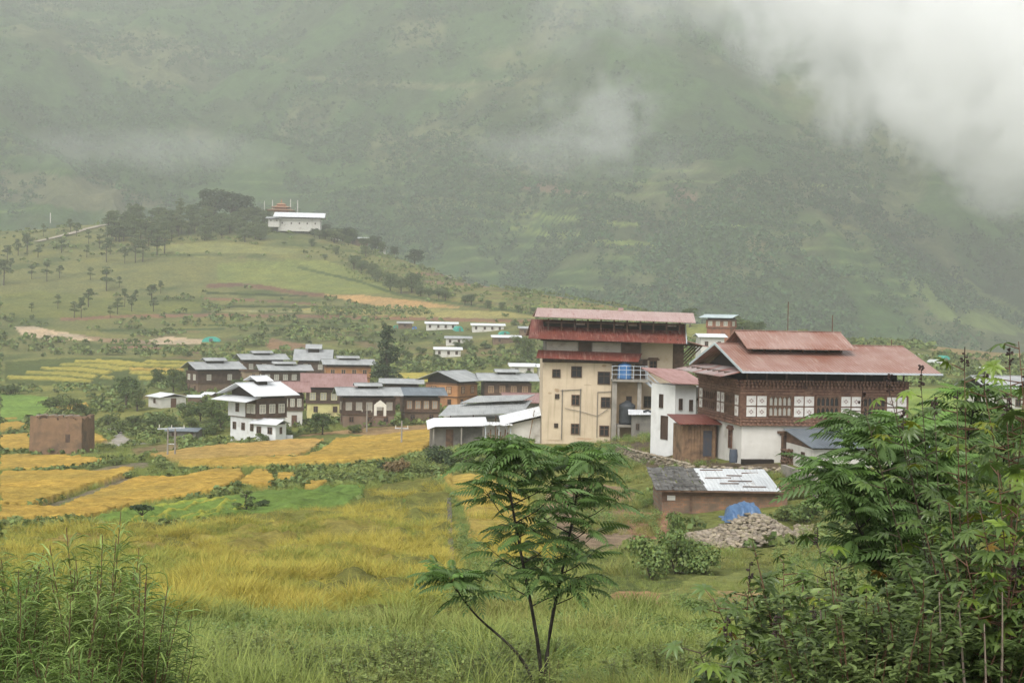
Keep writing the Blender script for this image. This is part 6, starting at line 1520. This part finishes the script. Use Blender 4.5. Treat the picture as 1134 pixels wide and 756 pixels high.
def palmate(lobes=8, seed=0):
    rs = np.random.default_rng(seed); vs = []; fs = []
    for k in range(lobes):
        a = -2.35+4.7*k/(lobes-1)+rs.normal()*.05; L = (1.0-.35*abs(a)/2.4)*rs.uniform(.9, 1.08)
        leaflet(vs, fs, (0, 0, 0), (math.sin(a), math.cos(a), -.06), L, .27, .30, .22)
    return np.array(vs), np.array(fs)
def lance():
    vs = []; fs = []; leaflet(vs, fs, (0, 0, 0), (0, 1, .25), 1.0, .065, .75, .2); return np.array(vs), np.array(fs)
PIN = [pinnate(9, 1, .21, .075, .30), pinnate(8, 1, .23, .08, .42), pinnate(10, 1, .19, .07, .22)]; PAL = [palmate(8, 1), palmate(9, 2), palmate(7, 3)]; LAN = [lance()]
def poly_at(pts, t):
    pts = np.asarray(pts, float); j = t*(len(pts)-1); i = min(int(j), len(pts)-2); return pts[i]*(1-(j-i))+pts[i+1]*(j-i)
def smooth_line(pts, n=14):
    pts = np.asarray(pts, float); k = np.linspace(0, len(pts)-1, n); out = np.stack([np.interp(k, range(len(pts)), pts[:, i]) for i in range(3)], 1)
    for _ in range(2): out[1:-1] = (out[:-2]+2*out[1:-1]+out[2:])/4
    return out
class Leaves:
    def __init__(s): s.v = []; s.f = []; s.c = []; s.n = 0
    def add(s, r):
        s.v.append(r[0]); s.f.append(r[1]+s.n); s.c.append(r[2]); s.n += len(r[0])
    def build(s, name, mat, parent):
        v = np.concatenate(s.v); f = np.concatenate(s.f); c = np.concatenate(s.c); loc = np.array(parent.location)
        # degenerate quads become triangles
        me = bpy.data.meshes.new(name); tri = f[:, 2] == f[:, 3]; f3 = f[tri][:, :3]; f4 = f[~tri]
        v = v-loc
        me.vertices.add(len(v)); me.vertices.foreach_set('co', v.astype(np.float32).ravel()); tot = f3.size+f4.size
        me.loops.add(tot); me.loops.foreach_set('vertex_index', np.concatenate([f3.ravel(), f4.ravel()]).astype(np.int32))
        me.polygons.add(len(f3)+len(f4)); st = np.concatenate([np.arange(len(f3))*3, f3.size+np.arange(len(f4))*4]).astype(np.int32)
        me.polygons.foreach_set('loop_start', st); me.polygons.foreach_set('loop_total', np.concatenate([np.full(len(f3), 3), np.full(len(f4), 4)]).astype(np.int32)); me.update(calc_edges=True)
        ca = me.color_attributes.new('Col', 'FLOAT_COLOR', 'POINT'); c4 = np.ones((len(v), 4), np.float32); c4[:, :3] = c; ca.data.foreach_set('color', c4.ravel())
        me.materials.append(mat); o = bpy.data.objects.new(name, me); COL.objects.link(o); o.parent = parent; return o
def whorl(lv, tip, axis, n, L, rs, tm, out=1.0, up=.35, hue=None, spread=.25):
    a0 = rs.random()*6.28; pos = []; dr = []; sc = []
    for k in range(n):
        a = a0+k*2.4; pos.append(tip-np.array(axis)*rs.random()*spread); dr.append((math.cos(a)*out, math.sin(a)*out, up+rs.normal()*.22)); sc.append(L*rs.uniform(.75, 1.12))
    lv.add(place(tm[rs.integers(len(tm))], np.array(pos), np.array(dr), np.array(sc), rs, hue))
def feather_tree(label, base, stems, Lf, dens, rs, t0=.45, reach=.75, rad=.035, hue=None, name='feather_leaved_tree', matb=None, brl=5):
    """base: world point. stems: list of world polylines from base to tip; leaves in tiers along them"""
    e = empty(name, base, 0, label, 'tree'); lv = Leaves(); b0 = np.array(base); mb = matb or BARKD
    for si, st in enumerate(stems):
        st = smooth_line(st); tb = MB(); tb.tube([tuple(p-b0) for p in st], list(np.linspace(rad*(1 if si < 2 else .6), rad*.22, len(st))), 7); tb.build('stem', mb, e, True)
        nb = int(dens*(1-t0)*10)
        tw = MB()
        for k in range(nb):
            t = t0+(1-t0)*(k+.5*rs.random())/nb; p = poly_at(st, min(t, .995)); a = k*2.4+rs.normal()*.4; r = reach*(.35+.75*math.sin(math.pi*min(1, (t-t0)/(1-t0)*.8+.18)))*rs.uniform(.6, 1.1)
            q = p+np.array([math.cos(a)*r*.6, math.sin(a)*r*.6, r*.38]); m_ = (p+q)/2+np.array([0, 0, -.04*r])
            tw.tube([tuple(p-b0), tuple(m_-b0), tuple(q-b0)], [rad*.3, rad*.2, rad*.1], 5, False)
            whorl(lv, q, (q-p)*.6, brl, Lf, rs, PIN, 1.0, .25, hue, .6)
        whorl(lv, st[-1], (0, 0, .15), brl+3, Lf, rs, PIN, 1.0, .5, (1.35, 1.45, 1.1), .4)
        if tw.v: tw.build('twigs', mb, e)
    lv.build('foliage', L_MELIA, e); return e
def vp(px, py, Y): return P(px, py, Y)
rs = np.random.default_rng(500)
# the slender tree in the middle
Yt = 16.0; bs = GY(602, Yt); bs.z -= .1; B = np.array(bs)
def stemp(*pts): return [B]+[vp(a, b, Yt+dy) for a, b, dy in pts]
feather_tree('slender dark stemmed young tree with layered feathery leaves in the middle foreground', bs, [
    stemp((604, 731, 0), (613, 672, .05), (628, 610, .1), (638, 550, .1), (645, 505, .1)),
    stemp((600, 738, 0), (591, 682, -.1), (570, 580, -.15), (563, 530, -.2), (560, 498, -.2)),
    ], .43, 4.6, rs, .40, .88, .028, None, brl=7)
e_ = feather_tree('low side shoot of the slender young tree, leaning out to the left', GY(598, 15.9)-Vector((0, 0, .1)), [
    [np.array(GY(598, 15.9)), vp(590, 742, 15.8), vp(560, 708, 15.7), vp(530, 686, 15.6), vp(506, 655, 15.5), vp(500, 640, 15.5)]], .42, 2.6, rs, .72, .42, .022, None, brl=6)
# feathery trees on the right
Yr = 13.0; bs = GY(1008, Yr); bs.z -= .1; B = np.array(bs); Yt = Yr
feather_tree('broad feathery leaved tree with one leaning dark stem at the right', bs, [
    stemp((1003, 710, 0), (994, 655, .0), (985, 600, .0), (985, 540, .05), (985, 480, .1)),
    stemp((1003, 700, .1), (1000, 640, .2), (1020, 570, .3), (1045, 510, .35)),
    stemp((1003, 705, -.1), (990, 650, -.1), (960, 600, -.2), (935, 560, -.2), (925, 520, -.2)),
    stemp((1003, 700, .2), (1010, 620, .5), (1010, 540, .8), (1010, 470, .9)),
    ], .44, 3.0, rs, .40, .76, .03, None, brl=7)
bs = GY(1046, 14.2); B = np.array(bs); Yt = 14.2
feather_tree('second feathery leaved tree crowded behind the leaning one', bs, [
    stemp((1046, 700, 0), (1048, 620, .0), (1060, 540, 0), (1075, 470, 0), (1080, 440, 0)), stemp((1046, 700, 0), (1080, 600, .3), (1110, 520, .4), (1120, 470, .4)), stemp((1046, 690, 0), (1000, 570, .4), (960, 500, .5), (945, 470, .5))], .42, 2.8, rs, .42, .68, .028, None, brl=6)

# castor oil plants
def spike(b, p, L, rs, b0):
    for i in range(int(26*L/.25)):
        t = rs.random(); a = rs.random()*6.28; r = .022*(1-.5*t)+.006; c = np.array([math.cos(a)*r, math.sin(a)*r, t*L])+p-b0
        v, f = ROCKS[rs.integers(8)]; n = len(b.v); b.v += [tuple(q) for q in v*.013+c]; b.f += [tuple(int(x)+n for x in q) for q in f]
def castor(label, base, tips, Lf, rs, hues=None, spikes=1, name='castor_plant', nl=9, col=BARKR, rad=.008, droop=-.1):
    e = empty(name, base, 0, label, 'castor plant'); lv = Leaves(); b0 = np.array(base); pet = MB(); sp = MB()
    col = STEMD if rs.random() < .7 else BARKR; nl = int(nl*2.6); Lf = Lf*.82
    for ti, tip in enumerate(tips):
        tip = np.array(tip); mid = (b0+tip)/2+np.array([rs.normal()*.12, rs.normal()*.1, .12]); st = smooth_line([b0, mid, tip], 10)
        b = MB(); b.tube([tuple(p-b0) for p in st], list(np.linspace(rad, rad*.35, len(st))), 6); b.build('stem', col, e, True)
        pos = []; dr = []; sc = []
        for k in range(nl):
            t = .22+.78*(k+rs.random()*.6)/nl; p = poly_at(st, min(t, .99)); a = k*2.4+rs.normal()*.3; pl = Lf*rs.uniform(.7, 1.3)
            q = p+np.array([math.cos(a)*pl, math.sin(a)*pl, pl*.35*rs.uniform(.2, 1.2)]); pet.tube([tuple(p-b0), tuple(q-b0)], [.005, .003], 4, False)
            pos.append(q); dr.append((math.cos(a), math.sin(a), droop+rs.normal()*.35)); sc.append(Lf*rs.uniform(.65, 1.15))
        pos = np.array(pos); dr = np.array(dr); sc = np.array(sc); hu = np.ones((nl, 3)); r = rs.random(nl)
        hu[r < .07] = (2.3, 1.7, .7); hu[r < .015] = (3.0, 1.2, .8); hu[(r > .13) & (r < .35)] = (1.6, 1.5, .9)
        for j in range(nl): lv.add(place(PAL[rs.integers(3)], pos[j:j+1], dr[j:j+1], sc[j:j+1], rs, hu[j]))
        if rs.random() < spikes:
            spike(sp, tip+np.array([0, 0, -.02]), rs.uniform(.10, .17), rs, b0)
            sp.bar(tuple(tip-b0-np.array([0, 0, .05])), tuple(tip-b0+np.array([0, 0, .12])), .006)
    if pet.v: pet.build('leaf_stalks', col, e)
    if sp.v: sp.build('seed_spikes', SEED, e)
    lv.build('foliage', L_CASTOR, e); return e
STEMD = surf('castor_stem', (.075, .05, .032), (.05, .036, .024), 9, .6)
def cbase(px, Y): g = GY(px, Y); g.z -= .05; return g
Yc = 10.5
castor('tall castor plant at the right edge with a black seed spike standing against the meadow', cbase(1105, Yc), [vp(1068, 402, Yc), vp(1090, 430, Yc), vp(1118, 402, Yc+.2), vp(1134, 430, Yc), vp(1060, 450, Yc+.3)], .17, rs, None, 1, nl=9)
castor('castor plant leaning left over the farmhouse roof corner with drooping leaves', cbase(1060, 11.5), [vp(955, 445, 11.2), vp(985, 432, 11.3), vp(1020, 425, 11.4), vp(1000, 470, 11.3), vp(1035, 455, 11.5)], .17, rs, None, .9, nl=7)
castor('castor plant reaching out of the right edge of the view at top height', cbase(1150, 10), [vp(1128, 378, 10), vp(1140, 420, 10), vp(1115, 460, 10), vp(1145, 480, 9.8)], .18, rs, None, .6, nl=8)
castor('castor plant with long palmate leaves at mid height on the right edge', cbase(1115, 9.6), [vp(1085, 560, 9.6), vp(1105, 520, 9.6), vp(1128, 560, 9.5), vp(1070, 620, 9.5), vp(1125, 640, 9.4)], .18, rs, None, .3, nl=8)
castor('sprawling castor plant with reddish stems and yellowing leaves right of centre', cbase(850, 11.5), [vp(790, 662, 11.2), vp(830, 640, 11.4), vp(868, 620, 11.5), vp(805, 700, 11), vp(850, 680, 11.2), vp(890, 650, 11.5)], .19, rs, None, .5, nl=8)
castor('low castor plant with pale shining leaves in the bottom right thicket', cbase(900, 10), [vp(860, 700, 9.8), vp(900, 690, 9.9), vp(930, 670, 10), vp(885, 730, 9.6), vp(945, 720, 9.8)], .18, rs, None, .4, nl=8)
castor('castor plant at the left edge of the thicket with one rusty leaf', cbase(800, 10.5), [vp(775, 720, 10.3), vp(810, 735, 10.2), vp(835, 715, 10.4)], .18, rs, None, .4, nl=7)
castor('castor plant tangled behind the dark leaning stem in the thicket', cbase(960, 12.4), [vp(930, 620, 12.3), vp(960, 650, 12.4), vp(1000, 640, 12.4), vp(1040, 640, 12.4), vp(905, 600, 12.2)], .19, rs, None, .5, nl=9)
# bare pale twigs and a dead branch in the thicket
def dead(label, base, tips):
    e = empty('dead_branch', base, 0, label, 'branch'); b = MB(); b0 = np.array(base)
    for t in tips:
        st = smooth_line([b0, (b0+np.array(t))/2+rs.normal(size=3)*.07, np.array(t)], 8); b.tube([tuple(p-b0) for p in st], list(np.linspace(.018, .004, 8)), 5)
    b.build('branches', BARKG, e)
dead('pale bare forked branch low at the right edge of the thicket', cbase(1085, 9.3), [vp(1062, 670, 9.2), vp(1110, 655, 9.2), vp(1090, 690, 9.2), vp(1040, 655, 9.3)])
dead('reddish bare branch arching under the sprawling castor plant', cbase(940, 10.4), [vp(905, 640, 10.3), vp(935, 690, 10.3), vp(870, 735, 10.2)])

# leafy weed shrubs: shared meshes, many copies
def shrub_meshes(kind, seed):
    r = np.random.default_rng(seed); st = MB(); lv = Leaves()
    class Q: location = (0, 0, 0)
    tips = []
    ns = {'lance': 14, 'weed': 10, 'castor': 6}[kind]
    H = 1.0
    for k in range(ns):
        a = r.random()*6.28; q = {'lance': .32, 'weed': .45, 'castor': .4}[kind]*r.random()**.6; h = H*r.uniform(.65, 1.05); tip = np.array([math.cos(a)*q, math.sin(a)*q, h]); b = np.array([math.cos(a)*q*.25, math.sin(a)*q*.25, -.05])
        sl = smooth_line([b, (b+tip)/2+np.array([0, 0, .08]), tip], 10); st.tube([tuple(p) for p in sl], list(np.linspace(.006, .002, 10)), 5, False)
        if kind == 'lance':
            n = 90; t = .12+.82*r.random(n); P_ = np.array([poly_at(sl, x) for x in t]); A = r.random(n)*6.28
            lv.add(place(LAN[0], P_, np.stack([np.cos(A), np.sin(A), r.uniform(.2, 1.3, n)], 1), r.uniform(.08, .17, n), r, None, (.7, 1.8)))
        elif kind == 'weed':
            for j in range(4):       # side shoots
                p = poly_at(sl, .35+.15*j); a2 = r.random()*6.28; tp = p+np.array([math.cos(a2)*.2, math.sin(a2)*.2, .12]); n = 34; t = r.random(n); P_ = p+(tp-p)*t[:, None]; A = r.random(n)*6.28
                lv.add(place(LAN2, P_, np.stack([np.cos(A), np.sin(A), r.uniform(-.2, .8, n)], 1), r.uniform(.03, .065, n), r, None, (.6, 1.4)))
            n = 60; t = .1+.9*r.random(n); P_ = np.array([poly_at(sl, x) for x in t]); A = r.random(n)*6.28
            lv.add(place(LAN2, P_, np.stack([np.cos(A), np.sin(A), r.uniform(-.2, .8, n)], 1), r.uniform(.035, .075, n), r, None, (.6, 1.4)))
    class PP:
        location = (0, 0, 0)
    e = empty('tmp', (0, 0, 0)); o = lv.build('leaves', L_LANCE, e); me = o.data; bpy.data.objects.remove(o); bpy.data.objects.remove(e)
    return st.mesh('stems', BARKR), me
_v = []; _f = []; leaflet(_v, _f, (0, 0, 0), (0, 1, 0), 1.0, .42, .25, .15); LAN2 = (np.array(_v), np.array(_f))
SM = {('lance', k): shrub_meshes('lance', 600+k) for k in range(3)}; SM.update({('weed', k): shrub_meshes('weed', 700+k) for k in range(4)})
LV = {'dark': leafmat('thicket_leaves', (.09, .14, .04), (.15, .20, .06), .45, .3, .4), 'mid': leafmat('weed_leaves', (.17, .22, .06), (.24, .29, .09), .5, .3, .35), 'lance': L_LANCE}
def shrub(kind, var, px, Y, h, w, mat, label, group, name='weedy_shrub', cat='shrub'):
    g = GY(px, Y); e = empty(name, g, rsv.random()*6.28, label, cat, group); e.scale = (h*w, h*w, h); sm, lm = SM[(kind, var)]
    k2 = (kind, var, mat)
    if k2 not in SM: c2 = lm.copy(); c2.materials[0] = LV[mat]; SM[k2] = (sm, c2)
    for nm, me in (('stems', sm), ('leaves', SM[k2][1])):
        o = bpy.data.objects.new(nm, me); COL.objects.link(o); o.parent = e
# tall narrow-leaved plants bottom left
for i, (px, Y, h, w) in enumerate(((18, 9.6, 1.25, .9), (70, 9.4, 1.2, .9), (105, 9.8, 1.55, .8), (150, 9.6, 1.3, .9), (40, 10.4, 1.35, .9), (128, 10.6, 1.35, .9), (180, 10.2, 1.05, .9), (-20, 9.8, 1.3, .9), (85, 8.9, .9, 1.1), (20, 8.8, .85, 1.2))):
    shrub('lance', i % 3, px, Y, h*1.22, w*.85, 'lance', 'tall green weed with narrow drooping leaves in the bottom left corner', 'tall narrow leaved weeds at the bottom left')
# thicket under the right-hand trees
r_ = random.Random(8)
for i in range(46):
    px = r_.uniform(880, 1150); Y = r_.uniform(9.0, 15.5)
    shrub('weed', i % 4, px, Y, r_.uniform(.9, 1.9)*(1.15 if px > 1040 else .9), 1.0, 'dark', 'dense leafy shrub in the dark thicket below the feathery trees', 'thicket shrubs at the lower right')
for i in range(16):
    px = r_.uniform(800, 1150); Y = r_.uniform(8.4, 9.6)
    shrub('weed', i % 4, px, Y, r_.uniform(.45, .8), 1.2, 'mid', 'low fresh green weed along the bottom right edge', 'fresh weeds along the bottom right edge')
for i in range(64):
    px = r_.uniform(190, 860); Y = r_.uniform(13, 24)
    shrub('weed', i % 4, px, Y, r_.uniform(.35, .75), 1.3, 'mid', 'waist high leafy weed in the rough grass of the near slope', 'leafy weeds in the rough grass')
